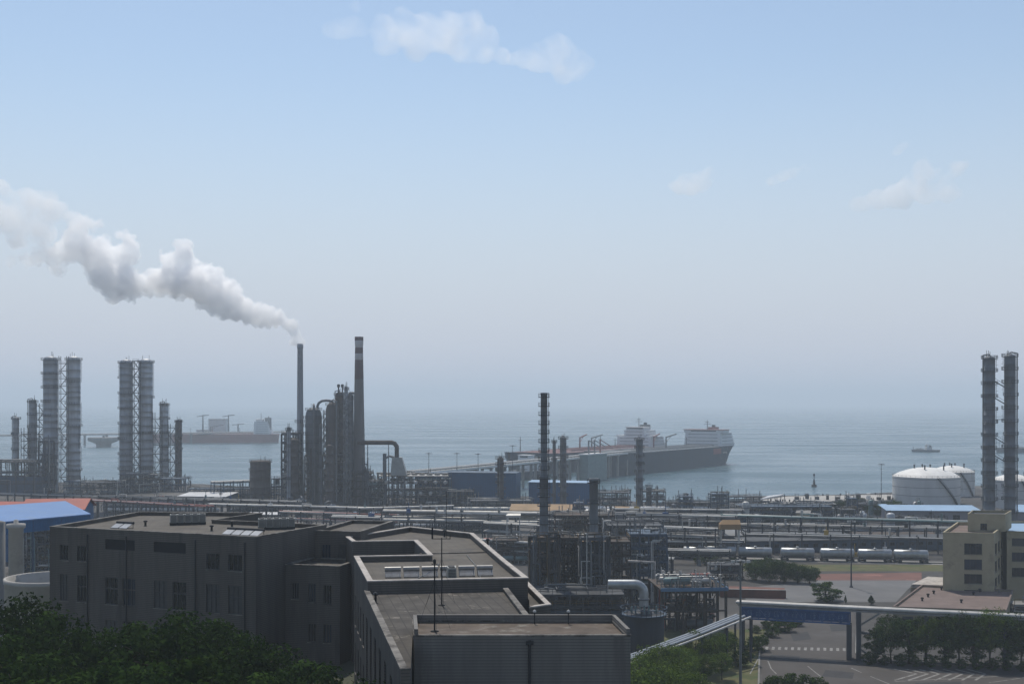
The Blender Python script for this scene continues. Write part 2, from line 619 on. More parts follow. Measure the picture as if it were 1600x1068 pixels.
def hill_z(x, y):
    a = min(1, max(0, (205 - y) / 45))
    a = a * a * (3 - 2 * a)
    b = min(1, max(0, (32 - x) / 30))
    b = b * b * (3 - 2 * b)
    return 16 * a * b - .03 + .25 * mnoise.noise((x * .08, y * .08, 0)) * a * b


h = MB()
NX, NY = 90, 60
for j in range(NY + 1):
    for i in range(NX + 1):
        x, y = -260 + 340 * i / NX, -20 + 235 * j / NY
        h.v.append((x, y, hill_z(x, y)))
for j in range(NY):
    for i in range(NX):
        k = j * (NX + 1) + i
        h.f.append([k, k + 1, k + NX + 2, k + NX + 1])
        h.sm.append(True)
h.build('hill', M['soil'], kind='structure')


def patch(name, pts, m, z=.02):
    q = MB()
    q.add([(p[0], p[1], z) for p in pts], [tuple(range(len(pts)))])
    return q.build(name, m, kind='structure')


def pp(*pts):
    return [gp(x, y) for x, y in pts]


# roads, courts and verges on the flat ground at the right
patch('road', [(46, 170), (130, 170), (130, 226), (104, 228), (85, 233), (68.0, 241.5), (79, 280), (84, 300), (66, 300), (63, 280), (52, 252), (49, 238), (44, 214)], M['asphalt'], .024)
patch('verge', [(20, 172), (45.2, 172), (43.2, 214), (48.2, 238), (51, 252), (56, 268), (30, 268), (22, 214)], M['lawn'], .02)
patch('sports_court', pp((1165, 940), (1165, 918), (1275, 906), (1432, 906), (1400, 940)), M['courtgrey'], .02)
patch('running_track', pp((1268, 906), (1282, 896), (1440, 894), (1440, 906)), M['courtred'], .028)
patch('brick_path', pp((1128, 932), (1140, 915), (1226, 918), (1226, 936)), M['courtred'], .026)
patch('lawn', pp((1120, 891.5), (1120, 881), (1500, 882), (1500, 892)), M['lawn'], .024)
patch('track_bed', [(40, 398), (190, 372), (190, 364), (40, 390)], M['concrete'], .03)
k = MB()
for a, b in (((43.4, 200), (43.4, 214)), ((43.4, 214), (48.4, 238)), ((48.4, 238), (51.5, 252)), ((51.5, 252), (62, 280)), ((68.4, 241.9), (79.3, 279.6)), ((68.4, 241.9), (85, 233.5)), ((85, 233.5), (104, 228.5)), ((104, 228.5), (130, 226.5))):
    k.bar(a + (.07,), b + (.07,), .3, .14)
k.build('kerb', M['concrete'], kind='structure')
mk = MB()


def stripe(p, q, w, z=.03):
    p, q = Vector((p[0], p[1], z)), Vector((q[0], q[1], z))
    d = (q - p).normalized()
    n = Vector((-d.y, d.x, 0)) * w / 2
    mk.quad(p - n, q - n, q + n, p + n)


for i in range(14):                                   # zebra crossing over the side road
    x = 50.2 + i * 1.28
    stripe((x, 246.2 - .12 * i), (x + .75, 249.0 - .12 * i), .55)
for i in range(7):                                    # chevrons painted on the main road
    a = gp(1398 + i * 21, 1062)
    b = gp(1432 + i * 18, 1052)
    c = gp(1398 + i * 19, 1045)
    stripe(a, b, .45)
    stripe(b, c, .45)
stripe(gp(1388, 1044), gp(1545, 1054), .25)
stripe(gp(1398, 1064), gp(1560, 1056), .25)
for a, b in (((1330, 1043), (1346, 1050)), ((1360, 1056), (1390, 1068)), ((1545, 1066), (1600, 1058)), ((1200, 1032), (1205, 1044)), ((1205, 1044), (1213, 1052)), ((1262, 1040), (1282, 1056))):
    stripe(gp(*a), gp(*b), .22)
stripe(gp(1172, 1052), gp(1186, 1026), .2)
mk.build('road_markings', M['paint'], kind='structure')


# ------------------------------------------------------------------ foreground buildings
def facade(mb, p0, p1, z0, z1, ops, depth=.22):
    """a wall from p0 to p1 (left to right seen from outside) with real openings (u0, u1, za, zb) and their reveals"""
    p0, p1 = Vector((p0[0], p0[1], 0)), Vector((p1[0], p1[1], 0))
    L = (p1 - p0).length
    d = (p1 - p0) / L
    nin = Vector((-d.y, d.x, 0))
    us = sorted({0, L} | {u for o in ops for u in o[:2]})
    zs = sorted({z0, z1} | {z for o in ops for z in o[2:4]})

    def P(u, z, k=0):
        q = p0 + d * u + nin * k
        return (q.x, q.y, z)
    for a, b in zip(us, us[1:]):
        for c, e in zip(zs, zs[1:]):
            um, zm = (a + b) / 2, (c + e) / 2
            if any(o[0] < um < o[1] and o[2] < zm < o[3] for o in ops):
                continue
            mb.quad(P(a, c), P(b, c), P(b, e), P(a, e))
    for o in ops:
        a, b, c, e = o[:4]
        mb.quad(P(a, c), P(a, c, depth), P(b, c, depth), P(b, c))
        mb.quad(P(a, e), P(b, e), P(b, e, depth), P(a, e, depth))
        mb.quad(P(a, c), P(a, e), P(a, e, depth), P(a, c, depth))
        mb.quad(P(b, c), P(b, c, depth), P(b, e, depth), P(b, e))
    return P


def window(P, o, root, depth=.22, nv=2, transom=None, blind=False, fm=None):
    a, b, c, e = o[:4]
    f = MB()
    w = .08

    def bar(u0, u1, za, zb):
        vs = [P(u0, za, depth * .55), P(u1, za, depth * .55), P(u1, zb, depth * .55), P(u0, zb, depth * .55),
              P(u0, za, depth), P(u1, za, depth), P(u1, zb, depth), P(u0, zb, depth)]
        f.add(vs, [(0, 1, 2, 3), (0, 4, 5, 1), (1, 5, 6, 2), (2, 6, 7, 3), (3, 7, 4, 0)])
    bar(a, a + w, c, e)
    bar(b - w, b, c, e)
    bar(a + w, b - w, c, c + w)
    bar(a + w, b - w, e - w, e)
    for i in range(1, nv + 1):
        u = a + (b - a) * i / (nv + 1)
        bar(u - w / 2, u + w / 2, c + w, e - w)
    if transom:
        bar(a + w, b - w, transom - .09, transom + .09)
    fr = f.build('window', fm or M['frame'], root)
    sl_ = MB()
    vs = [P(a - .08, c - .12, -.07), P(b + .08, c - .12, -.07), P(b + .08, c - .02, -.07), P(a - .08, c - .02, -.07), P(a - .08, c - .12, .02), P(b + .08, c - .12, .02), P(b + .08, c - .02, .02), P(a - .08, c - .02, .02)]
    sl_.add(vs, [(0, 1, 2, 3), (3, 2, 6, 7), (0, 4, 5, 1), (1, 5, 6, 2), (0, 3, 7, 4)])
    sl_.build('sill', M['oldcoping'], fr)
    g = MB()
    g.quad(P(a, c, depth * .9), P(b, c, depth * .9), P(b, e, depth * .9), P(a, e, depth * .9))
    g.build('pane', M[('glass', 'glass', 'glassblue', 'glass', 'blind')[int(abs(a * 7.3 + c * 3.1)) % 5]], fr)


def louvre(P, o, root, depth=.22):
    a, b, c, e = o[:4]
    f = MB()
    n = int((e - c) / .16)
    for i in range(n):
        z = c + (e - c) * i / n
        f.add([P(a, z, .02), P(b, z, .02), P(b, z + .13, depth * .8), P(a, z + .13, depth * .8)], [(0, 1, 2, 3)])
    f.quad(P(a, c, depth), P(b, c, depth), P(b, e, depth), P(a, e, depth))
    f.build('louvre', M['louvre'], root)


def inset(poly, t):
    n = len(poly)
    out = []
    for i in range(n):
        a, b, c = Vector(poly[i - 1][:2]), Vector(poly[i][:2]), Vector(poly[(i + 1) % n][:2])
        d1, d2 = (b - a).normalized(), (c - b).normalized()
        n1, n2 = Vector((-d1.y, d1.x)), Vector((-d2.y, d2.x))
        m = (n1 + n2)
        q = t / max(.3, (1 + n1.dot(n2)))
        out.append((b.x + m.x * q, b.y + m.y * q))
    return out


def block(root, poly, z0, zr, zt, ops={}, wall='brick', roof='roof', cap='coping', cw=.45, kinds=None, skip_cap=()):
    """walls with openings, a roof sheet and a parapet with coping; poly runs anticlockwise seen from above"""
    w = MB()
    n = len(poly)
    todo = []
    for i in range(n):
        o = ops.get(i, [])
        P = facade(w, poly[i], poly[(i + 1) % n], z0, zt, o)
        todo += [(P, q) for q in o]
    inn = inset(poly, cw * .8)
    for i in range(n):                                # inner faces of the parapet
        if i in skip_cap:
            continue
        a, b = inn[i], inn[(i + 1) % n]
        w.quad((b[0], b[1], zr), (a[0], a[1], zr), (a[0], a[1], zt), (b[0], b[1], zt))
    w.build('wall', M[wall], root)
    r = MB()
    r.add([(p[0], p[1], zr) for p in inset(poly, .01)], [tuple(range(n))])
    r.build('roof', M[roof], root)
    c = MB()
    oo, ii = inset(poly, -.06), inset(poly, cw)
    for i in range(n):
        if i in skip_cap:
            continue
        j = (i + 1) % n
        A, B, C, D = oo[i], oo[j], ii[j], ii[i]
        zz = zt + .012
        c.add([(A[0], A[1], zz), (B[0], B[1], zz), (C[0], C[1], zz), (D[0], D[1], zz),
               (A[0], A[1], zz + .12), (B[0], B[1], zz + .12), (C[0], C[1], zz + .12), (D[0], D[1], zz + .12)],
              [(4, 5, 6, 7), (0, 1, 5, 4), (2, 3, 7, 6), (0, 3, 2, 1), (0, 4, 7, 3), (1, 2, 6, 5)])
    c.build('coping', M[cap], root)
    for P, q in todo:
        if len(q) > 4 and q[4] == 'louvre':
            louvre(P, q, root)
        else:
            window(P, q, root, transom=q[5] if len(q) > 5 else None, nv=q[6] if len(q) > 6 else 2)


# left office block, corner turned towards the camera
A, B, C = (-63.3, 166.5), (-32.4, 153.8), (-25.8, 169.1)
lb = thing('office_building', 'dark tiled office block with solar panels and air conditioners on its flat roof', 'building', (0, 0, 0))
kx = 33.4 / 322


def U(x):
    return (x - 78) * kx


wins = []
for a, b in ((95, 109), (124, 139), (327, 347), (360, 380)):
    wins.append((U(a), U(b), 28.5, 30.6, 'w'))
for a, b in ((170, 217), (247, 296)):
    wins.append((U(a), U(b), 30.35, 31.7, 'louvre'))
for a, b in ((95, 109), (124, 139), (170, 190), (198, 218), (247, 268), (276, 297), (327, 347), (360, 380)):
    wins.append((U(a), U(b), 23.0, 26.6, 'w', 25.1))
    wins.append((U(a), U(b), 17.6, 20.9, 'w', 19.6))
block(lb, [A, B, C, (-43, 176.2), (-38.5, 187.2), (-58, 189), (-61, 176)], 14, 32.45, 32.9, {0: wins}, cap='oldcoping')
link = [(-27.2, 166.5), (-20.6, 165.0), (-17.5, 180), (-24, 181)]
block(lb, link, 14, 32.0, 32.35, {0: [(1.2, 2.5, 28.6, 30.6, 'w'), (3.6, 4.9, 28.6, 30.6, 'w')]}, cap='oldcoping')
low = [(-29.7, 159.3), (-22.3, 157.4), (-20.5, 164.4), (-27.4, 166.2)]
block(lb, low, 14, 28.3, 28.7, {0: [(.9, 1.9, 24.3, 26.4, 'w'), (3.2, 4.3, 24.0, 26.4, 'w'), (5.4, 6.5, 23.8, 26.3, 'w'), (3.2, 4.3, 18.8, 21.2, 'w'), (5.4, 6.5, 18.8, 21.2, 'w')]}, cap='oldcoping')

# middle wing with the long flat roof, the notch, the lower roof and the stair head block in front
mbd = thing('office_wing', 'long grey flat roofed wing with notched parapet and stained lower roof', 'building', (0, 0, 0))
mpoly = [(-14.7, 123.9), (1.66, 126.2), (-0.74, 140.2), (-5.4, 169.2), (-15.0, 178.2), (-22.5, 164.7), (-20.9, 159.2), (-12.9, 160.3), (-10.0, 145.3), (-18.7, 144.1)]
block(mbd, mpoly, 14, 31.1, 31.7, {9: [(2 + 4 * i, 3.4 + 4 * i, 24 + 0, 27.5, 'w') for i in range(5)] + [(2 + 4 * i, 3.4 + 4 * i, 18.5, 22, 'w') for i in range(5)]}, wall='brick', cw=.55)
lpoly = [(-10.3, 99.4), (-8.2, 98.9), (-7.6, 103.7), (2.0, 105), (-0.6, 125.6), (-15.1, 123.6)]
lpoly = [(-8.0, 87.5), (-7.3, 87.6), (-8.45, 103.9), (2.1, 104.6), (-0.5, 125.75), (-15.0, 123.75)]
block(mbd, lpoly, 14, 30.5, 30.75, {5: [(2.2 + 5.2 * i, 4.2 + 5.2 * i, 18, 28.6, 'w', 23.0) for i in range(7)]}, roof='oldroof', cap='oldcoping', cw=.5, skip_cap=(1, 2, 4))
tpoly = [(1.75, 121.2), (3.9, 122.9), (1.75, 138.5), (-0.35, 138.0), (1.78, 126.3)]
block(mbd, tpoly, 14, 28.9, 29.5, {}, cw=.5, skip_cap=(3, 4))
sh = thing('rooftop_stairhouse', 'pale grey tiled roof block with brown roof and dark downpipe, nearest building', 'building', (0, 0, 0))
fpoly = [(-7.75, 96.3), (9.4, 96.4), (8.75, 103.2), (-8.4, 103.2)]
block(sh, fpoly, 14, 31.35, 31.45, {}, wall='brick2', roof='roofstrip', cap='oldcoping', cw=.35)
q = MB()
for a, b in ((1, 2), (2, 3), (3, 0)):
    pa, pb = inset(fpoly, .16)[a], inset(fpoly, .16)[b]
    q.bar((pa[0], pa[1], 31.8), (pb[0], pb[1], 31.8), .3, .45)
q.build('parapet', M['brick2'], sh)
q = MB()
q.tube((1.4, 96.18, 14), (1.4, 96.18, 31.2), .11)
q.bar((1.1, 96.17, 31.0), (1.7, 96.17, 31.0), .25, .3)
q.build('downpipe', M['louvre'], sh)

# solar water heaters on the long roof
def heater(label, loc, rz, n=6, L=1.75, group=None):
    t = thing('solar_water_heater', label, 'water heater', loc, rz, group)
    b = MB()
    b.tube((-L / 2, 0, .85), (L / 2, 0, .85), .27, n=14)
    b.build('tank', M['heatertank'], t)
    p = MB()
    for i in range(14):
        x = -L / 2 + .1 + i * (L - .2) / 13
        p.tube((x, -.05, .75), (x, -.95, .12), .035, n=6)
    p.build('tube_panel', M['solar'], t)
    f = MB()
    for x in (-L / 2 + .1, L / 2 - .1):
        f.bar((x, .1, 0), (x, .1, .7), .05)
        f.bar((x, -1.0, .02), (x, .1, .62), .05)
        f.bar((x, -1.0, .02), (x, .15, .02), .05)
    f.build('stand', M['louvre'], t)
    return t


hz = 31.1
h0 = None
for i in range(6):
    x = -12.9 + i * 1.98
    loc = (x, 131.6 + .27 * i, hz)
    lab = '%s solar water heater from the left in the row on the notched roof' % ORD[i]
    if h0 is None:
        h0 = heater(lab, loc, R(8), group='solar water heaters on the notched roof')
    else:
        dup(h0, lab, loc, R(8))


def panelrow(label, loc, rz, n, group):
    t = thing('solar_collector', label, 'solar collector', loc, rz, group)
    for i in range(n):
        p = MB()
        x = (i - (n - 1) / 2) * 1.45
        p.add([(x - .62, -.75, .12), (x + .62, -.75, .12), (x + .62, .55, .62), (x - .62, .55, .62),
               (x - .62, -.75, .05), (x + .62, -.75, .05), (x + .62, .55, .55), (x - .62, .55, .55)],
              [(0, 1, 2, 3), (7, 6, 5, 4), (0, 4, 5, 1), (1, 5, 6, 2), (2, 6, 7, 3), (3, 7, 4, 0)])
        p.build('panel', M['solarpanel'], t)
    f = MB()
    f.tube((-n * .72, .7, .7), (n * .72, .7, .7), .2, n=10)
    for i in range(n + 1):
        x = (i - n / 2) * 1.42
        f.bar((x, .6, 0), (x, .6, .55), .06)
        f.bar((x, -.8, 0), (x, .6, 0.02), .06)
    f.build('stand', M['louvre'], t)
    return t


panelrow('pair of white solar panels beside the far corner of the office roof', (-54.4, 169.6, 32.45), R(-22), 2, 'solar panel rows on the office block')
panelrow('row of four white solar panels at the front corner of the office roof', (-35.6, 160.9, 32.45), R(-22), 4, 'solar panel rows on the office block')


def acbank(label, loc, rz, n):
    t = thing('air_conditioner_bank', label, 'air conditioner', loc, rz, 'air conditioner banks on the office block')
    for i in range(n):
        b = MB()
        x = (i - (n - 1) / 2) * 1.0
        b.box(x, 0, .35, .9, 1.6, 1.15)
        c = b.build('casing', M['cream_box'], t)
        g = MB()
        g.lathe([(.34, 1.51), (.34, 1.58), (.28, 1.58), (.05, 1.53)], x, -.35, 12)
        g.lathe([(.34, 1.51), (.34, 1.58), (.28, 1.58), (.05, 1.53)], x, .4, 12)
        for k in range(6):
            g.box(x, -.813, .45 + k * .16, .74, .02, .07)
        g.build('fan_grille', M['louvre'], c)
    f = MB()
    f.box(0, -.6, 0, n * 1.0, .12, .34)
    f.box(0, .6, 0, n * 1.0, .12, .34)
    f.build('stand', M['louvre'], t)


acbank('bank of grey air conditioners near the middle of the office roof', (-46.6, 174.8, 32.45), R(18), 5)
acbank('bank of grey air conditioners at the back edge of the office roof', (-32.6, 168.3, 32.45), R(14), 5)
acbank('small air conditioner standing in front of the solar water heaters', (-6.4, 128.6, 31.1), R(8), 1)


def mast(label, loc, top, tee, whip=0):
    t = thing('antenna_mast', label, 'antenna', loc, 0)
    p = MB()
    p.tube((0, 0, 0), (0, 0, top), .07, .05, 8)
    p.lathe([(.35, 0), (.35, .06), (.1, .12)], n=10)
    p.build('pole', M['black'], t)
    a = MB()
    if tee:
        a.bar((-.95, 0, top - .1), (.85, 0, top - .1), .07)
        a.bar((-.9, 0, top - .1), (-.9, 0, top + .95), .16)
        a.bar((.8, 0, top - .1), (.8, 0, top + .35), .07)
    else:
        a.bar((-.25, 0, top * .93), (.25, 0, top * .93), .06)
        a.lathe([(.12, top * .94), (.12, top * .99), (.02, top)], n=8)
    if whip:
        a.tube((.45, 0, top - .1), (.45, 0, top + whip), .022, .014, 6)
    a.build('aerial', M['black'], t)
    g = MB()
    for ang in (40, 160, 280):
        g.tube((0, 0, top * .7), (1.6 * math.cos(R(ang)), 1.6 * math.sin(R(ang)), .02), .012, n=4, cap=False)
    g.build('stay', M['black'], t)


mast('tall dark mast with crossbar standing on the stained lower roof', (-6.75, 116.8, 30.5), 6.5, True, 4.5)
mast('thin dark mast standing on the brown strip of the nearest block', (-6.3, 99.0, 31.35), 5.9, False, 0)
for i, (x, y, z) in enumerate(((-13.3, 118.5, 30.5), (-3.2, 160, 31.1), (-9.5, 171, 31.1))):
    t = thing('roof_vent', ['squat dark vent by the stained roof edge', 'small dark vent on the far part of the notched roof near its side parapet', 'small dark vent by the far parapet of the notched roof'][i], 'vent', (x, y, z))
    p = MB()
    p.lathe([(.12, 0), (.12, .7), (.26, .72), (.26, .9), (.05, 1.05)], n=10)
    p.build('cowl', M['louvre'], t)
for i, (x, lab) in enumerate(((1.9, 'thin post with cap standing nearer the downpipe on the brown roof strip'), (4.75, 'thin post with cap standing nearer the end of the brown roof strip'))):
    t = thing('roof_post', lab, 'post', (x, 102.4, 31.35))
    p = MB()
    p.tube((0, 0, 0), (0, 0, 1.0), .05)
    p.build('post', M['louvre'], t)
    p = MB()
    p.lathe([(.14, 1.0), (.14, 1.12), (.03, 1.2)], n=8)
    p.build('cap', M['pipe'], t)


# ------------------------------------------------------------------ trees
def crown_mesh(name, seed, m, n_cl=70, per=85, shape='round', leaf=.034):
    rng = random.Random(seed)
    b = MB()
    cl = []
    while len(cl) < n_cl:
        p = Vector((rng.uniform(-1, 1), rng.uniform(-1, 1), rng.uniform(-1, 1)))
        if p.length > 1 or p.length < .45:
            continue
        if shape == 'round':
            q = Vector((p.x * .36, p.y * .36, .62 + p.z * .34))
            rad = rng.uniform(.07, .13)
        elif shape == 'tall':
            q = Vector((p.x * .21, p.y * .21, .56 + p.z * .42))
            rad = rng.uniform(.05, .1)
        else:
            t = (p.z + 1) / 2
            q = Vector((p.x * .26 * (1.08 - t), p.y * .26 * (1.08 - t), .1 + t * .86))
            rad = .03 + .06 * (1 - t)
        cl.append((q, rad))
    for q, rad in cl:
        for _ in range(per):
            d = Vector((rng.gauss(0, 1), rng.gauss(0, 1), rng.gauss(0, 1)))
            d = d.normalized() * rad * (rng.random() ** .35) * 1.15
            d.z *= .72
            c = q + d
            nn = (d.normalized() * .8 + Vector((rng.gauss(0, .5), rng.gauss(0, .5), rng.gauss(0, .5) + .35))).normalized()
            a = nn.cross(Vector((rng.gauss(0, 1), rng.gauss(0, 1), rng.gauss(0, 1)))).normalized()
            e = nn.cross(a)
            s = leaf * rng.uniform(.6, 1.25)
            b.add([c - a * s * .5, c + e * s * .32, c + a * s * .6, c - e * s * .32], [(0, 1, 2, 3)])
    return b, cl


def tree_proto(name, seed, leafm, shape, label, cat, n_cl=70, per=85, leaf=.034):
    t = thing(name, label, cat)
    b, cl = crown_mesh('crown', seed, leafm, n_cl, per, shape, leaf)
    rng = random.Random(seed + 5)
    w = MB()
    top = .62 if shape != 'cone' else .9
    w.pipe([(0, 0, -.06), (.008, .004, .12), (-.006, .008, .28), (.004, 0, .45), (0, .006, top)], .018, 8)
    w.tube((0, 0, -.06), (0, 0, .1), .03, .02, 8)
    for q, rad in rng.sample(cl, min(12, len(cl))):
        z0 = max(.2, q.z - rng.uniform(.12, .28))
        st = Vector((0, 0, min(z0, top)))
        mid = st.lerp(q, .5) + Vector((0, 0, .03))
        w.tube(st, mid, .009, .006, 6, False)
        w.tube(mid, q, .006, .002, 6, False)
    w.build('trunk', M['trunk'], t)
    b.build('crown', leafm, t)
    return t


TP = {}


def tree(kind, label, loc, height, rz, group, cat='tree', wide=1.0):
    name, seed, lm, shape, a, b, c = dict(
        broad=('broadleaf_tree', 1, 'leaf', 'round', 80, 95, .030), broadtwo=('broadleaf_tree', 2, 'leaf', 'round', 64, 105, .031),
        deep=('broadleaf_tree', 8, 'leafdeep', 'round', 84, 100, .027), deeptwo=('broadleaf_tree', 9, 'leafdeep', 'round', 70, 110, .028),
        dark=('broadleaf_tree', 3, 'leafdark', 'round', 80, 95, .030), tall=('poplar_tree', 4, 'leafdark', 'tall', 60, 80, .036),
        cone=('conifer_tree', 6, 'conifer', 'cone', 70, 60, .036), bush=('round_shrub', 7, 'leafdark', 'round', 46, 60, .05))[kind]
    if kind == 'bush':
        loc = (loc[0], loc[1], loc[2] - height * .26)
    sc_ = (height * wide, height * wide, height)
    if kind not in TP:
        t = tree_proto(name, seed, M[lm], shape, label, cat, a, b, c)
        t.location, t.rotation_euler, t.scale = loc, (0, 0, rz), sc_
        t['group'] = group
        t['category'] = cat
        TP[kind] = t
        return t
    return dup(TP[kind], label, loc, rz, sc_, group)


rng = random.Random(11)
near = [(20, 930, 116), (70, 950, 110), (150, 985, 104), (215, 962, 114), (272, 957, 105), (335, 962, 112), (392, 988, 107), (310, 1012, 89), (205, 1034, 86), (112, 1042, 84), (55, 1022, 91), (462, 1026, 103), (515, 1040, 99), (402, 1046, 90), (8, 990, 98)]
order = sorted(range(len(near)), key=lambda i: near[i][0])
for rank, i in enumerate(order):
    x, yt, Y = near[i]
    X, zt = Xat(x, Y), Zat(yt, Y)
    z0 = hill_z(X, Y)
    tree(('deep', 'deeptwo')[i % 2], '%s leafy tree from the left in the dark clump below the office block' % ORD[rank], (X, Y, z0), (zt - z0) / .99, rng.uniform(0, 6), 'dark trees below the office block', wide=.95 + .2 * rng.random())
near = [(998, 1022, 196), (1022, 1006, 204), (1062, 1008, 206), (1048, 1030, 190), (1086, 984, 224), (1118, 990, 227), (1100, 1020, 214), (1136, 985, 236), (1016, 1040, 186), (1072, 1044, 182), (1000, 1046, 178), (1040, 1002, 212), (1128, 1018, 219), (1076, 1010, 216)]
order = sorted(range(len(near)), key=lambda i: near[i][0])
for rank, i in enumerate(order):
    x, yt, Y = near[i]
    X, zt = Xat(x, Y), Zat(yt, Y)
    tree(('broadtwo', 'broad')[i % 2], '%s bright green tree from the left between nearest block and road' % ORD[rank], (X, Y, 0), zt, rng.uniform(0, 6), 'bright green trees beside the road', wide=1.1)
near = [(1392, 962), (1420, 972), (1447, 965), (1476, 968), (1498, 957), (1521, 966), (1547, 955), (1572, 964), (1596, 960), (1368, 985)]
order = sorted(range(len(near)), key=lambda i: near[i][0])
for rank, i in enumerate(order):
    x, yt = near[i]
    Y = 233.5 - (x - 1380) * .026
    tree(('dark', 'tall', 'broad', 'tall')[i % 4], '%s dark tree from the left in the row in front of the pipe bridge' % ORD[rank], (Xat(x, Y), Y, 0), Zat(yt, Y) * 1.1, rng.uniform(0, 6), 'row of dark trees by the main road', wide=1.35 if i % 2 else .8)
for i in range(11):
    x = 1358 + i * 24
    Y = 231.5 - (x - 1380) * .026
    tree('bush', '%s clipped dark shrub from the left under the roadside tree row' % ORD[i], (Xat(x, Y), Y, 0), 2.6 + .8 * rng.random(), rng.uniform(0, 6), 'dark shrubs under the roadside trees', 'shrub', 1.1)
for rank, (x, yt, yb) in enumerate([(1180, 872, 906), (1203, 868, 908), (1226, 874, 909), (1246, 878, 910), (1265, 882, 911)]):
    p = gp(x, yb)
    hh = Zat(yt, p.y) * 1.3
    tree('dark', '%s dark tree from the left in the clump in front of the train' % ORD[rank], (p.x, p.y, -.22 * hh), hh, rng.uniform(0, 6), 'dark trees in front of the tank wagons', wide=1.15)
for x, yt, yb, kind, lab, wd in ((1290, 908, 938, 'bush', 'wide dark rounded bush growing on the edge of the grey court', 1.7), (1361, 928, 944, 'cone', 'small neat conifer on the grey court behind the pipe bridge', 1.7), (1321, 928, 942, 'cone', 'thin small conifer beside the rounded bush on the grey court', .8)):
    p = gp(x, yb)
    tree(kind, lab, p, Zat(yt, p.y) * (1.35 if kind == 'bush' else 1), 1, 'planting on the grey court', 'tree' if kind == 'cone' else 'bush', wd)
for i, (x, yt, Y) in enumerate([(1210, 1050, 198), (1232, 1046, 199), (1254, 1049, 198), (1276, 1054, 196)]):
    tree('bush', '%s bright shrub from the left at the bottom of the road' % ORD[i], (Xat(x, Y), Y, 0), Zat(yt, Y) * 1.25, i, 'shrubs on the road island', 'shrub', 1.05)
for i, (x, y) in enumerate([(1168, 1030), (1160, 1018), (1150, 1040), (1192, 1003), (1206, 994), (1226, 986), (1196, 980), (1222, 975), (1186, 1016), (1176, 1006), (1210, 982), (1240, 976), (1180, 988)]):
    p = gp(x, y)
    tree('bush', '%s low shrub from the road crossing on the verge under the blue girder' % ORD[i], p, 2.2 + (i % 3) * .9, i * 1.3, 'low shrubs on the verge', 'shrub', 1.5)
for i, x in enumerate(range(1300, 1400, 14)):
    p = gp(x, 800 + (i % 3) * 6)
    tree('dark', '%s small dark tree from the left before the pale blue roofed building' % ORD[i], p, 5.5 + (i % 2) * 2, i, 'small trees in the far yard', wide=1.2)


# ------------------------------------------------------------------ refinery: columns, stacks, frames
def ring(mb, z, r0, r1, a0=0, a1=360, rail=True, n=14, h=1.2, w=.1):
    full = a1 - a0 >= 359
    vs = []
    for i in range(n + 1):
        t = R(a0 + (a1 - a0) * i / n)
        for r in (r0, r1):
            vs.append((r * math.cos(t), r * math.sin(t), z))
            vs.append((r * math.cos(t), r * math.sin(t), z - .18))
    fs = []
    for i in range(n):
        k, m_ = i * 4, (i + 1) * 4
        fs += [(k, k + 2, m_ + 2, m_), (k + 1, m_ + 1, m_ + 3, k + 3), (k + 2, k + 3, m_ + 3, m_ + 2)]
    mb.add(vs, fs)
    if rail:
        pts = [Vector((r1 * math.cos(R(a0 + (a1 - a0) * i / n)), r1 * math.sin(R(a0 + (a1 - a0) * i / n)), z)) for i in range(n + 1)]
        mb.rail(pts, h, w, 9)
    return mb


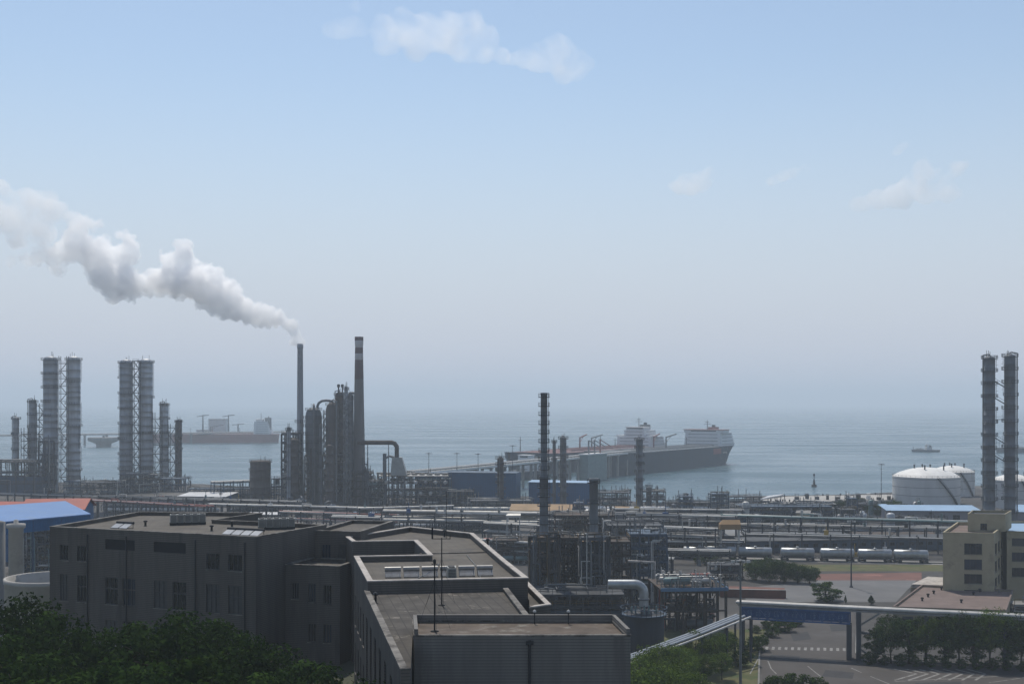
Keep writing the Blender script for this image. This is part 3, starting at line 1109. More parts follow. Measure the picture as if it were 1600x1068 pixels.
def column(x, yb, yt, w, label, m='shell', nplat=6, name='distillation_column', cat='distillation column', skirt=1.0, dome=.5, prof=None, first=.15, last=.97, ladder=90, pw=1.0, seed=0, z0=0, toprail=True, top_pipe=True, n=18, group=None):
    """upright process column: banded shell, ring platforms with rails, caged ladder and an overhead pipe"""
    Y = Yat(yb)
    X = Xat(x, Y)
    H = Zat(yt, Y)
    r = w / 2 * Y / F
    rng = random.Random(seed + int(x))
    t = thing(name, label, cat, (X, Y, z0), 0, group)
    H -= z0
    p = prof and [(a * r, b * H) for a, b in prof]
    if not p:
        p = [(r * 1.12 * skirt, 0), (r * 1.12 * skirt, H * .03), (r * skirt, H * .05)]
        zz = H * .05
        while zz < H - r * dome - 3:
            zz += rng.uniform(2.6, 5.2)
            p += [(r, zz), (r * 1.01, zz + .01), (r * 1.01, zz + .16), (r, zz + .17)]
        p += [(r, H - r * dome)]
        for a in (25, 50, 72, 88):
            p.append((r * math.cos(R(a)), H - r * dome + r * dome * math.sin(R(a))))
    s = MB()
    s.lathe(p, n=n)
    s.build('shell', M[m], t)

    def rad(z):
        for (ra, za), (rb, zb) in zip(p, p[1:]):
            if za <= z <= zb and zb > za:
                return ra + (rb - ra) * (z - za) / (zb - za)
        return r
    for i in range(nplat):
        z = H * (first + (last - first) * i / max(1, nplat - 1))
        rr = rad(z)
        a0 = rng.choice((0, 90, 150, 200))
        full = (i == nplat - 1 and toprail) or rng.random() < .35
        ring(MB(), z, rr * .97, rr + pw, 0 if full else a0, 360 if full else a0 + rng.choice((160, 200, 240))).build('platform', M['steel'], t)
    la = MB()
    for i in range(nplat):
        za = H * (first + (last - first) * (i - 1) / max(1, nplat - 1)) if i else 0
        zb = H * (first + (last - first) * i / max(1, nplat - 1))
        ang = R(ladder + (25 if i % 2 else -25))
        rr = max(rad(za + .1), rad(zb - .1)) + .35
        c, s_ = math.cos(ang), math.sin(ang)
        for o in (-.28, .28):
            la.bar((c * rr - s_ * o, s_ * rr + c * o, za), (c * rr - s_ * o, s_ * rr + c * o, zb + 1), .1)
        zz = za + .5
        while zz < zb:
            la.bar((c * rr + s_ * .28, s_ * rr - c * .28, zz), (c * rr - s_ * .28, s_ * rr + c * .28, zz), .08)
            zz += 1.0
        zz = za + 2.5
        while zz < zb:
            q = [(c * (rr + k) - s_ * o, s_ * (rr + k) + c * o, zz) for k, o in ((0, -.35), (.7, -.3), (.7, .3), (0, .35))]
            for a, b in zip(q, q[1:]):
                la.bar(a, b, .07)
            zz += 2.0
    if nplat:
        la.build('ladder', M['steel'], t)
    if top_pipe:
        ang = R(ladder + 180 + rng.uniform(-50, 50))
        c, s_ = math.cos(ang), math.sin(ang)
        pr = max(.16, r * .13)
        rr = r + pr + .25
        MB().pipe([(0, 0, H * .985), (0, 0, H + pr * 2.2), (c * rr * .25, s_ * rr * .25, H + pr * 2.6), (c * rr, s_ * rr, H + pr * 1.2), (c * rr, s_ * rr, H * .97), (c * rr, s_ * rr, H * .5), (c * rr, s_ * rr, 2)], pr).build('overhead_pipe', M['pipedim'], t)
    d = MB()
    for k in range(3):
        a = rng.uniform(0, 6.28)
        d.bar((r * .5 * math.cos(a), r * .5 * math.sin(a), H - r * .4), (r * .5 * math.cos(a), r * .5 * math.sin(a), H + rng.uniform(1, 2.6)), .14)
    d.build('vent', M['steel'], t)
    return t


def truss_tower(x0, x1, yb, yt, depth, label, step=4.0, m='steel', name='access_tower', cat='stair tower', diag=True, w=.28, group=None):
    """slender steel frame with landings and zigzag stairs"""
    Y = Yat(yb)
    H = Zat(yt, Y)
    W = (x1 - x0) * Y / F
    t = thing(name, label, cat, (Xat((x0 + x1) / 2, Y), Y, 0), 0, group)
    f = MB()
    for sx in (-W / 2, W / 2):
        for sy in (0, depth):
            f.bar((sx, sy, 0), (sx, sy, H), w)
    k = int(H / step)
    for i in range(1, k + 1):
        z = i * step
        if z > H:
            break
        for sy in (0, depth):
            f.bar((-W / 2, sy, z), (W / 2, sy, z), w * .8)
        for sx in (-W / 2, W / 2):
            f.bar((sx, 0, z), (sx, depth, z), w * .8)
        if diag:
            f.bar((-W / 2, 0, z - step), (W / 2, 0, z), w * .5)
            f.bar((W / 2, 0, z - step), (-W / 2, 0, z), w * .5)
    f.build('frame', M[m], t)
    st = MB()
    for i in range(1, k + 1):
        la = MB()
        z = i * step
        la.box(0, depth * .5, z + .1, W * .9, depth * .9, .14)
        la.rail([(-W * .45, .05, z + .2), (W * .45, .05, z + .2)], 1.1, .09, 2)
        s = 1 if i % 2 else -1
        la.build('landing', M[m], t)
        st.bar((-s * W * .4, depth * .4, z - step + .2), (s * W * .4, depth * .4, z + .1), .7, .22)
    st.build('stair', M[m], t)
    return t


def stack(x, yb, yt, wb, wt, label, m, bands=(), name='chimney', cat='chimney', z0=0.0, rings=(), Y=None, lip=True):
    Y = Y or Yat(yb)
    H = Zat(yt, Y) - z0
    rb, rt = wb / 2 * Y / F, wt / 2 * Y / F
    t = thing(name, label, cat, (Xat(x, Y), Y, z0), 0)
    s = MB()
    s.lathe([(rb, 0), (rt + (rb - rt) * .45, H * .5), (rt, H * .97)] + ([(rt * 1.12, H * .972), (rt * 1.12, H), (rt * .85, H), (rt * .85, H * .95)] if lip else [(rt, H), (rt * .85, H), (rt * .85, H * .95)]), n=24)
    s.build('shaft', M[m], t)
    for ya, yb2, mm in bands:
        za, zb = Zat(yb2, Y) - z0, Zat(ya, Y) - z0

        def rr(z):
            return (rt + (rb - rt) * max(0, (1 - z / (H * .97)) * .9)) * 1.012 if z < H * .97 else rt * 1.13
        b = MB()
        b.lathe([(rr(za) * .99, za), (rr(za), za + .02), (rr(zb - .05), zb - .05), (rr(zb - .05) * .99, zb)], n=24)
        b.build('painted_band', M[mm], t)
    for z in rings:
        ring(MB(), z, rt * .98, rt + 1.1 + (rb - rt) * (1 - z / H)).build('platform', M['steel'], t)
    return t


# ---- twin columns near the left edge
column(79, 768, 556, 22, 'tall dark grey column, leftmost of the first tall pair', 'shellmid', 9, top_pipe=False, ladder=180, pw=1.2, skirt=1.0, dome=.5)
column(115, 766, 556, 21, 'tall pale grey column beside the pale ladder tower of the first pair', 'shell', 6, top_pipe=False, ladder=0, pw=1.0)
truss_tower(92, 104, 769, 556, 3, 'pale open stair tower between the first pair of tall columns', 4.2, 'pipedim', diag=False)
column(197, 763, 561, 20, 'tall grey column on the left of the second tall pair', 'shellmid', 8, top_pipe=False, ladder=180)
column(228, 762, 560, 21, 'tall pale column with white cap on the right of the second tall pair', 'shell', 4, top_pipe=False, ladder=0)
truss_tower(207, 217, 764, 563, 3, 'cross braced tower between the second pair of tall columns', 4.6, 'steel', diag=True, w=.35)
column(51, 766, 624, 11, 'medium column standing left of the first tall pair', 'shellmid', 7, ladder=0, pw=1.0)
column(25, 767, 651, 9, 'short column at the left edge of the view', 'shellmid', 5, ladder=0, pw=1.0)
column(257, 761, 629, 12, 'medium column standing right of the second tall pair', 'shell', 6, ladder=0, pw=.9)
column(279, 760, 656, 9, 'slim short column standing right of the medium column', 'shellrust', 5, ladder=180, pw=.8)
truss_tower(33, 45, 767, 668, 4, 'open pipe frame between the short and medium columns', 4, 'steel', 'pipe_tower', 'frame', False, .3)
truss_tower(57, 68, 767, 630, 4, 'open pipe frame between medium column and first tall pair', 4, 'steel', 'pipe_tower', 'frame', False, .3)
truss_tower(239, 250, 763, 644, 4, 'open pipe frame between second tall pair and medium column', 5, 'steel', 'pipe_tower', 'frame', False, .3)
truss_tower(263, 274, 762, 662, 4, 'open pipe frame between the medium column and the slim column', 5, 'steel', 'pipe_tower', 'frame', False, .3)


# ---- process structures
def unit(x0, x1, yb, yt, depth, label, levels=3, bays=4, seed=1, m='steel', pipes=26, drums=4, fans=0, name='process_structure', cat='process structure', roofm=None, walls=False, tall=3, pm=('pipe', 'pipedim', 'pipedark'), rz=0.0, Y=None):
    """open steel structure: columns, beams, grated decks with rails, drums, fans and a tangle of pipework"""
    Y = Y or Yat(yb)
    W = (x1 - x0) * Y / F
    H = Zat(yt, Y)
    rng = random.Random(seed)
    t = thing(name, label, cat, (Xat((x0 + x1) / 2, Y), Y, 0), rz)
    f = MB()
    w = max(.28, H * .022)
    for i in range(bays + 1):
        x = -W / 2 + W * i / bays
        for y in (0, depth):
            f.bar((x, y, 0), (x, y, H), w)
        for L in range(1, levels + 1):
            f.bar((x, 0, H * L / levels), (x, depth, H * L / levels), w * .8)
    for L in range(1, levels + 1):
        z = H * L / levels
        for y in (0, depth):
            f.bar((-W / 2, y, z), (W / 2, y, z), w * .9, w * 1.3)
        for i in range(bays):
            if rng.random() < .4:
                xa, xb = -W / 2 + W * i / bays, -W / 2 + W * (i + 1) / bays
                f.bar((xa, 0, z - H / levels), (xb, 0, z), w * .5)
    f.build('frame', M[m], t)
    for L in range(1, levels + 1):
        z = H * L / levels
        d = MB()
        d.box(0, depth / 2, z + w * .7, W * 1.02, depth * 1.04, .15)
        d.build('deck', M[m] if not (roofm and L == levels) else M[roofm], t)
        q = MB()
        zz = z + w * .7 + .15
        q.rail([(-W / 2, -depth * .02, zz), (W / 2, -depth * .02, zz), (W / 2, depth, zz)], 1.15, .1, 2.5)
        q.build('handrail', M['ochre'] if rng.random() < .25 else M[m], t)
    for k in range(drums):
        L = rng.randint(0, levels - 1)
        z = H * L / levels + (w * .7 + .2 if L else 0)
        hh = H / levels
        r = min(hh * .3, rng.uniform(.5, 1.1))
        x = rng.uniform(-W * .35, W * .35)
        y = rng.uniform(depth * .05, depth * .6)
        ln = rng.uniform(1.6, 3.4)
        q = MB()
        if rng.random() < .6:
            q.drum((x - ln, y, z + r + .5), (x + ln, y, z + r + .5), r, 12)
            q.box(x - ln * .6, y, z, .3, r * 1.4, .7)
            q.box(x + ln * .6, y, z, .3, r * 1.4, .7)
        else:
            q.drum((x, y, z + r), (x, y, z + max(hh * .8, r * 2)), r, 12)
        q.build('drum', M[rng.choice(('pipedim', 'pipegreen', 'shelldark', 'pipe', 'shell'))], t)
    for k in range(fans):
        x = -W / 2 + W * (k + .5) / fans
        q = MB()
        z = H + w * .7 + .15
        q.lathe([(W / fans * .34, z), (W / fans * .42, z + .9), (W / fans * .38, z + .9), (W / fans * .3, z + .2)], x, depth * .5, 12)
        q.build('fan_ring', M['pipedim'], t)
    if walls:
        q = MB()
        q.box(0, depth / 2, 0, W * .985, depth * .9, H * .55)
        q.build('cladding', M['steelblue'], t)
    per = {}
    for k in range(pipes):
        mm = rng.choice(pm)
        q = per.setdefault(mm, MB())
        r = rng.choice((.09, .12, .16, .22, .3)) * (1 if H > 8 else .8)
        L = rng.randint(0, levels)
        z = H * L / levels + rng.uniform(.4, .9) * (H / levels if L < levels else 2.0) * .8
        y = rng.uniform(-.6, depth * .9)
        x = rng.uniform(-W * .5, W * .5)
        x2 = max(-W * .55, min(W * .55, x + rng.uniform(-.6, .6) * W))
        if rng.random() < .55:
            q.pipe([(x, y, z), ((x + x2) / 2, y, z), (x2, y, z), (x2, y, z - rng.uniform(.5, .9) * z)], r, 6)
        else:
            z2 = rng.uniform(.2, .9) * z
            q.pipe([(x, y - .4, 0.1), (x, y - .4, z), (x2, y - .4, z), (x2, y + depth * .3, z), (x2, y + depth * .3, z2)], r, 6)
    for k in range(tall):
        q = per.setdefault('pipedim', MB())
        x = rng.uniform(-W * .48, W * .48)
        y = rng.uniform(0, depth)
        q.tube((x, y, 0), (x, y, H + rng.uniform(1, 4)), .16, n=6)
    for mm, q in per.items():
        q.build('pipework', M[mm], t)
    return t


unit(-30, 66, 772, 722, 14, 'wide dark structure with a row of fan hoods below the leftmost columns', 3, 7, 3, 'steel', 30, 4, 7, walls=True)
unit(60, 76, 771, 690, 8, 'narrow dark structure at the foot of the first tall pair', 4, 2, 4, 'steel', 16, 2)
unit(126, 190, 772, 754, 10, 'low pump structure on the shore between the two tall pairs', 2, 6, 5, 'steel', 40, 8, tall=9)
unit(188, 246, 769, 742, 10, 'dark pipe structure around the feet of the second tall pair', 3, 5, 6, 'steel', 36, 4, tall=6)
unit(246, 290, 768, 748, 10, 'low blue grey pipe structure below the slim column', 2, 4, 7, 'steelblue', 26, 3, tall=5)
unit(100, 126, 772, 752, 9, 'small pale pump structure at the foot of the pale tall column', 2, 2, 8, 'steelblue', 16, 2)


# ---- pipe racks and bridges
def rack(p0, p1, z, pipes, label, bent=9.0, w=5.0, m='steel', pm='pipe', name='pipe_rack', cat='pipe rack', r=.22, low=0, beam=True, vary=True, deckm=None, mats=None):
    """long pipe rack on steel bents; each carried pipe is a part"""
    p0, p1 = Vector((p0[0], p0[1], 0)), Vector((p1[0], p1[1], 0))
    d = p1 - p0
    L = d.length
    t = thing(name, label, cat, p0, math.atan2(d.y, d.x))
    f = MB()
    bent = min(bent, 8.5)
    k = max(1, int(L / bent))
    tiers = [z] + ([z - 2.6] if low else [])
    for i in range(k + 1):
        x = L * i / k
        for y in (-w / 2, w / 2):
            f.bar((x, y, 0), (x, y, z + .9), .4)
        for zt in tiers:
            f.bar((x, -w / 2 - .3, zt), (x, w / 2 + .3, zt), .28, .36)
        if i % 4 == 1:
            f.bar((x, -w / 2, .2), (x, w / 2, z - .3), .14)
            if i < k:
                f.bar((x, -w / 2, .2), (x + L / k, -w / 2, z - .3), .14)
    if beam:
        for y in (-w / 2, w / 2):
            for zt in tiers:
                f.bar((0, y, zt - .25), (L, y, zt - .25), .2, .3)
    f.build('frame', M[m], t)
    rng = random.Random(int(L * 7 + z))
    for zt in tiers:
        for i in range(pipes):
            y = -w / 2 + w * (i + .5) / pipes
            rr = r * (rng.choice((.6, .8, 1, 1.3)) if vary else 1)
            q = MB()
            xa, xb = -.5, L + .5
            if vary and L > 30:
                xa = rng.choice((-.5, -.5, L * rng.uniform(.05, .4)))
                xb = rng.choice((L + .5, L + .5, L * rng.uniform(.55, .95)))
            pts = []
            if xa > 0:
                pts.append((xa, y, .3 if rng.random() < .6 else zt + 3.2))
            pts.append((xa, y, zt + .18 + rr))
            if vary and L > 60 and rng.random() < .6:           # an expansion loop standing up above the rack
                xl = xa + (xb - xa) * rng.uniform(.3, .6)
                pts += [(xl, y, zt + .18 + rr), (xl + .01, y, zt + 1.6), (xl + 3.5, y, zt + 1.6), (xl + 3.51, y, zt + .18 + rr)]
            pts += [(xb, y, zt + .18 + rr)]
            if xb < L:
                pts.append((xb, y, .3 if rng.random() < .6 else zt + 3.0))
            q.pipe(pts, rr, 8)
            q.build('pipe', M[(mats or [pm])[i % len(mats or [pm])]], t)
    for i in range(int(L / 14)):                       # valve stands and junction boxes along the rack
        q = MB()
        x, y = rng.uniform(1, L - 1), rng.choice((-w / 2 - .7, w / 2 + .5, 0))
        hb = rng.uniform(.8, 2.2)
        q.box(x, y, z + .2 if y == 0 else 0, rng.uniform(.6, 2.2), rng.uniform(.5, 1.2), hb)
        q.tube((x, y, hb * .9 + (z if y == 0 else 0)), (x, y, hb + rng.uniform(1, 3) + (z if y == 0 else 0)), .12, n=6)
        q.build('valve_stand', M[rng.choice(('white', 'steel', 'steelrust', 'pipedim', 'pipegreen', 'yellow', 'bluesteel'))], t)
    if deckm:
        q = MB()
        q.box(L / 2, w / 2 + .9, z + .1, L, 1.3, .12)
        q.rail([(0, w / 2 + 1.5, z + .2), (L, w / 2 + 1.5, z + .2)], 1.1, .08, 3)
        q.build('walkway', M[deckm], t)
    return t


def prk(x0, y0, x1, y1, z, **kw):
    a, b = gp(x0, y0, z), gp(x1, y1, z)
    return (a.x, a.y), (b.x, b.y), z


PM = ['pipe', 'pipedim', 'pipe', 'pipedark', 'pipedim']
rack(*prk(-20, 771, 470, 784, 9), 6, 'long pipe rack crossing behind the red roofed building', 14, 6, mats=PM)
rack(*prk(160, 777, 440, 787, 8), 5, 'pale pipe rack behind the office block air conditioners', 12, 5, mats=['pipe', 'pipe', 'pipered', 'pipedim'], r=.3)
rack(*prk(330, 789, 610, 796, 8), 5, 'long pale pipe rack right behind the office roof', 12, 5, mats=PM, r=.3)
rack(*prk(560, 796, 705, 792, 9), 4, 'grey pipe rack below the air cooler bank', 12, 5, mats=['pipe', 'pipedim'], r=.35)
rack(*prk(520, 808, 760, 813, 8), 5, 'pale pipe rack above the far parapet of the notched roof', 12, 5, mats=['pipe', 'pipered', 'pipedim'], r=.3)
rack(*prk(600, 802, 850, 806, 10), 5, 'raised pipe rack with thick lagged lines before the blue shed', 11, 6, mats=['pipe', 'pipe', 'pipedim'], r=.5, low=1)
rack(*prk(850, 802, 1150, 808, 10), 6, 'pale pipe rack running behind the second heater stack', 13, 6, mats=PM, r=.32)
rack(*prk(960, 796, 1160, 798, 8), 4, 'pale pipe rack along the quay edge', 13, 5, mats=['pipe', 'pipe', 'pipedim'], r=.3)
rack(*prk(1130, 807, 1600, 820, 10), 5, 'very long pipe rack carrying thick pale grey line past cream building', 14, 6, mats=['pipegreen', 'pipe', 'pipedim'], r=.45)
rack(*prk(1150, 820, 1490, 827, 7), 5, 'long low pipe rack above the dark rail sheds', 13, 5, mats=PM, r=.3)
rack(*prk(1040, 860, 1140, 862, 4), 4, 'short pale pipe rack above the blue edged platform', 9, 4, mats=['pipe', 'pipedim'], r=.3)
rack(*prk(760, 818, 850, 822, 9), 6, 'dense pipe rack beside the first heater stack', 8, 6, mats=PM, r=.3, low=1)
rack(*prk(760, 845, 840, 850, 6), 6, 'low crowded pipe rack beside the notched roof corner', 7, 6, mats=['pipe', 'pipedim', 'pipered'], r=.35, low=1)
rack(*prk(935, 822, 1120, 828, 9), 6, 'pipe rack with crowded lines right of the second heater stack', 9, 6, mats=PM, r=.28, low=1)

# ---- middle cluster
st_ = stack(469, 785, 537, 12, 8.5, 'slim grey stack giving off the white smoke', 'shellmid', name='flue_stack', cat='stack', rings=(20, 40))
q = MB()
zz = 4.0
while zz < 77:                                   # helical strakes and flange rings along the slim stack
    q.lathe([(1.62 - zz * .004, zz), (1.75 - zz * .004, zz + .15), (1.75 - zz * .004, zz + .4), (1.62 - zz * .004, zz + .55)], n=14)
    zz += 3.4
q.build('flange', M['shellmid'], st_)
stack(561, 786, 526, 22, 12, 'tall red and white banded concrete chimney', 'chimney', bands=((526, 532, 'chimneyred'), (532, 543, 'chimneywhite'), (543, 552, 'chimneyred'), (552, 562, 'chimneywhite'), (562, 592, 'chimneyred')))
column(490, 787, 636, 26, 'fat dome topped reactor vessel beside the slim smoking stack', 'shelldark', 9, 'reactor_vessel', 'reactor', prof=[(.82, 0), (.82, .30), (.86, .31), (.86, .52), (1.0, .56), (1.0, .90), (.93, .945), (.75, .975), (.45, .993), (.08, 1.0)], pw=.9, first=.3)
column(519, 789, 628, 20, 'brown cone bottomed vessel standing beside the fat reactor', 'shellrust', 7, 'regenerator_vessel', 'reactor', prof=[(.42, 0), (.42, .38), (.46, .42), (1.0, .52), (1.0, .93), (.8, .97), (.4, .995), (.08, 1)], pw=.8, first=.5)
column(515, 801, 694, 11, 'plain brown grey column standing in front of the cone bottomed vessel', 'shellrust', 2, 'concrete_column', 'column', pw=.6, top_pipe=False, first=.4)
column(531, 782, 612, 13, 'dark narrow column with twin vents on its top', 'steelrust', 7, pw=.9, ladder=0)
column(459, 790, 684, 16, 'stout brown column in front of the slim smoking stack', 'shellrust', 3, 'concrete_column', 'column', pw=.7, top_pipe=False)
truss_tower(537, 547, 789, 612, 4, 'pale zigzag stair tower beside the banded chimney', 4.2, 'pipedim', 'stair_tower', 'stair tower', True, .3)
unit(440, 466, 789, 678, 9, 'dark open structure at the foot of the slim smoking stack', 8, 2, 9, 'steel', 26, 5, tall=4)
unit(476, 546, 784, 712, 10, 'dark structure wrapped around the fat reactor', 6, 5, 10, 'steelrust', 46, 8, tall=6, pm=('pipedim', 'pipedark', 'pipedark', 'pipe'))
unit(524, 541, 781, 630, 8, 'tall dark pipe structure behind the cone bottomed vessel', 10, 1, 12, 'steel', 22, 3, tall=2)
unit(546, 580, 787, 740, 10, 'dark structure at the foot of the banded chimney', 4, 3, 13, 'steelrust', 30, 5, tall=4)
column(548, 785, 618, 9, 'slim dark column leaning close to the banded chimney', 'shelldark', 6, pw=.8, ladder=180)
column(407, 787, 718, 32, 'squat brown silo with rusty top beside the white roofed shed', 'shellrust', 2, 'storage_silo', 'silo', dome=.12, pw=.5, first=.3, last=.95, top_pipe=False)
column(394, 786, 733, 8, 'small brown vessel attached to the squat silo', 'shellrust', 2, 'side_vessel', 'vessel', pw=.5, top_pipe=False)
unit(424, 440, 785, 748, 6, 'small open frame beside the squat silo', 3, 2, 14, 'steelblue', 12, 1)

# overhead arcs of pipe on top of the cluster
Yc = Yat(784)
t = thing('overhead_duct', 'arched dark pipe joining the reactor top to the tall structure', 'duct', (Xat(497, Yc), Yc - 2, Zat(638, Yc)))
MB().pipe([(0, 0, -2), (0, 0, 1.2), (.7, 0, 2.8), (2.2, 0, 3.8), (4.4, 0, 4.1), (6.6, 0, 3.8), (8, 0, 2.8), (8.6, 0, 1), (8.6, 0, -6)], .65, 10).build('pipe', M['shelldark'], t)
MB().tube((0, 0, .2), (0, 0, .6), 1.0).build('flange', M['steel'], t)
t = thing('overhead_duct', 'dark hooked pipe on the shoulder of the banded chimney', 'duct', (Xat(550, Yc), Yc - 3, Zat(622, Yc)))
MB().pipe([(-2.2, 0, -8), (-2.2, 0, 0), (-1.4, 0, 1.8), (.4, 0, 2.6), (3.2, 0, 2.4), (3.9, 0, .6), (3.9, 0, -6)], .65, 10).build('pipe', M['shelldark'], t)
MB().tube((-2.2, 0, -3), (-2.2, 0, -2.6), .95).build('flange', M['steel'], t)

# duct from the chimney to the cyclone house
Yd = Yat(788)
t = thing('flue_duct', 'long pinkish flue duct running from chimney to the small boiler house', 'duct', (Xat(568, Yd), Yd, 0))
z1 = Zat(691, Yd)
x2 = Xat(620, Yd) - Xat(568, Yd)
MB().pipe([(-3, 0, z1), (x2 - 2.5, 0, z1), (x2 - 1, 0, z1 - .5), (x2, 0, z1 - 2), (x2, 0, z1 - 12)], 1.1, 12).build('duct', M['steelrust'], t)
f = MB()
for x in (2, x2 - 4):
    f.bar((x, -.8, 0), (x, 0, z1 - 1), .35)
    f.bar((x, .8, 0), (x, 0, z1 - 1), .35)
f.build('trestle', M['steel'], t)
t = thing('boiler_house', 'small pale tapered boiler casing under the flue duct', 'boiler', (Xat(622, Yd), Yd, 0))
s_ = Yd / F
b = MB()
zt, zb = Zat(714, Yd), Zat(742, Yd)
for k in (0,):
    b.add([(-11 * s_, -3, zb), (14 * s_, -3, zb), (14 * s_, 4, zb), (-11 * s_, 4, zb), (-9 * s_, -2, zt), (6 * s_, -2, zt), (6 * s_, 3, zt), (-9 * s_, 3, zt)], [(0, 1, 5, 4), (1, 2, 6, 5), (2, 3, 7, 6), (3, 0, 4, 7), (4, 5, 6, 7)])
b.build('casing', M['cream_box'], t)
b = MB()
for x in (-9, 0, 10):
    for y in (-2.5, 3.5):
        b.bar((x * s_, y, 0), (x * s_, y, zb + .2), .5)
b.build('frame', M['steel'], t)
b = MB()
b.tube((-21 * s_, 0, 0), (-21 * s_, 0, Zat(708, Yd)), .9, n=12)
b.pipe([(-21 * s_, 0, Zat(716, Yd)), (-14 * s_, 0, Zat(712, Yd)), (-6 * s_, 0, Zat(714, Yd))], .6)
b.build('flue', M['shelldark'], t)

# air cooler bank
for i, (x0, x1, yb, yt, lab) in enumerate(((592, 700, 788, 744, 'air cooler bank with a white roof line beneath the boiler casing'), (572, 600, 789, 752, 'small pipe structure between banded chimney and air cooler bank'))):
    t = unit(x0, x1, yb, yt, 12, lab, 4, 9 - 6 * i, 20 + i, 'steel', 40, 10, fans=9 if not i else 0, roofm='pipe' if not i else None, name='air_cooler' if not i else 'process_structure', cat='air cooler' if not i else 'process structure', pm=('pipe', 'pipedim', 'pipegreen', 'pipedark'))
    if not i:
        W = 108 * t.location.y / F
        for k in range(14):
            q = MB()
            x = -W / 2 + W * (k + .5) / 14
            z = Zat(770 - (k % 2) * 17, t.location.y)
            q.drum((x, -2.2, z), (x, 1.5, z), .95, 12)
            q.build('header_box', M['pipe' if k % 3 else 'pipedim'], t)
unit(698, 740, 790, 768, 9, 'low pipe structure stepping down beside the blue shed', 2, 4, 23, 'steel', 24, 3, tall=1)


# ---- sheds
def shed(name, label, cat, fl, fr, depth, z0, ze, rise, wall, roof, rz_extra=0, ridge='x', over=.4, wins=0, group=None):
    """portal shed: walls, pitched or lean-to sheet roof with overhang, doors or window strip"""
    p0, p1 = Vector((fl[0], fl[1], 0)), Vector((fr[0], fr[1], 0))
    d = p1 - p0
    L = d.length
    t = thing(name, label, cat, (p0.x, p0.y, z0), math.atan2(d.y, d.x), group)
    H = ze - z0
    w = MB()
    w.prism([(0, 0), (L, 0), (L, depth), (0, depth)], 0, H, top=False)
    if ridge == 'x':
        for x in (0, L):
            w.add([(x, 0, H), (x, depth, H), (x, depth / 2, H + rise)], [(0, 1, 2)])
    elif ridge == 'mono':
        for x in (0, L):
            w.add([(x, 0, H), (x, depth, H), (x, depth, H + rise)], [(0, 1, 2)])
        w.quad((0, depth, H), (L, depth, H), (L, depth, H + rise), (0, depth, H + rise))
    w.build('wall', M[wall], t)
    r = MB()
    o = over

    def sheet(a, b, c, e):
        vs = [Vector(q) for q in (a, b, c, e)]
        n = (vs[1] - vs[0]).cross(vs[3] - vs[0]).normalized() * .18
        vs += [q + n for q in vs]
        vs = [tuple(q + Vector((0, 0, .02))) for q in vs]
        r.add(vs, [(3, 2, 1, 0), (4, 5, 6, 7), (0, 1, 5, 4), (1, 2, 6, 5), (2, 3, 7, 6), (3, 0, 4, 7)])
    if ridge == 'x':
        k = rise / (depth / 2) * o
        sheet((-o, -o, H - k), (L + o, -o, H - k), (L + o, depth / 2, H + rise), (-o, depth / 2, H + rise))
        sheet((L + o, depth + o, H - k), (-o, depth + o, H - k), (-o, depth / 2, H + rise), (L + o, depth / 2, H + rise))
    else:
        k = rise / depth * o
        sheet((-o, -o, H - k), (L + o, -o, H - k), (L + o, depth + o, H + rise + k), (-o, depth + o, H + rise + k))
    r.build('roof', M[roof], t)
    for i in range(wins):
        x = L * (i + .5) / wins
        ww = min(2.6, L / wins * .45)
        q = MB()
        for k2 in range(3):
            q.box(x + (k2 - 1) * ww * .5, -.05, H * .45, .1, .14, H * .28)
        for zz in (H * .45, H * .73):
            q.box(x, -.05, zz, ww + .1, .14, .1)
        fo = q.build('window', M['frame'], t)
        q = MB()
        q.box(x, -.02, H * .45 + .1, ww, .06, H * .28 - .1)
        q.build('pane', M['glass'], fo)
    return t


a, b = gp(700, 787), gp(806, 789)
bs = shed('blue_shed', 'big dark blue windowless shed standing by the sea', 'warehouse', a, b, 11, 0, Zat(738, a.y), .2, 'bluewall', 'steelblue', ridge='mono', over=.2)
a2, b2 = gp(648, 783), gp(702, 783)
shed('blue_shed', 'lower blue shed joined to the left end of the big blue shed', 'warehouse', a2, b2, 9, 0, Zat(739, a2.y), .2, 'bluewall', 'steelblue', ridge='mono', over=.2)
a, b = gp(826, 786), gp(926, 788)
t = shed('blue_shed', 'bright blue shed with a white front roof edge behind the heater stacks', 'warehouse', a, b, 9, 0, Zat(753, a.y), .4, 'bluewall2', 'paleblue', ridge='mono', over=.5)
a, b = gp(278, 785), gp(352, 786)
shed('white_roof_shed', 'low shed with a bright white roof beside the squat silo', 'warehouse', a, b, 16, 0, Zat(775, a.y), 1.0, 'steelblue', 'whiteroof', ridge='mono')
a, b = gp(332, 782), gp(392, 779)
rack((a.x, a.y), (b.x, b.y), 9, 3, 'row of tall blue trestle bents behind the white roofed shed', 5, 4, 'steelblue', mats=['paleconc' if False else 'pipe'], r=.3)

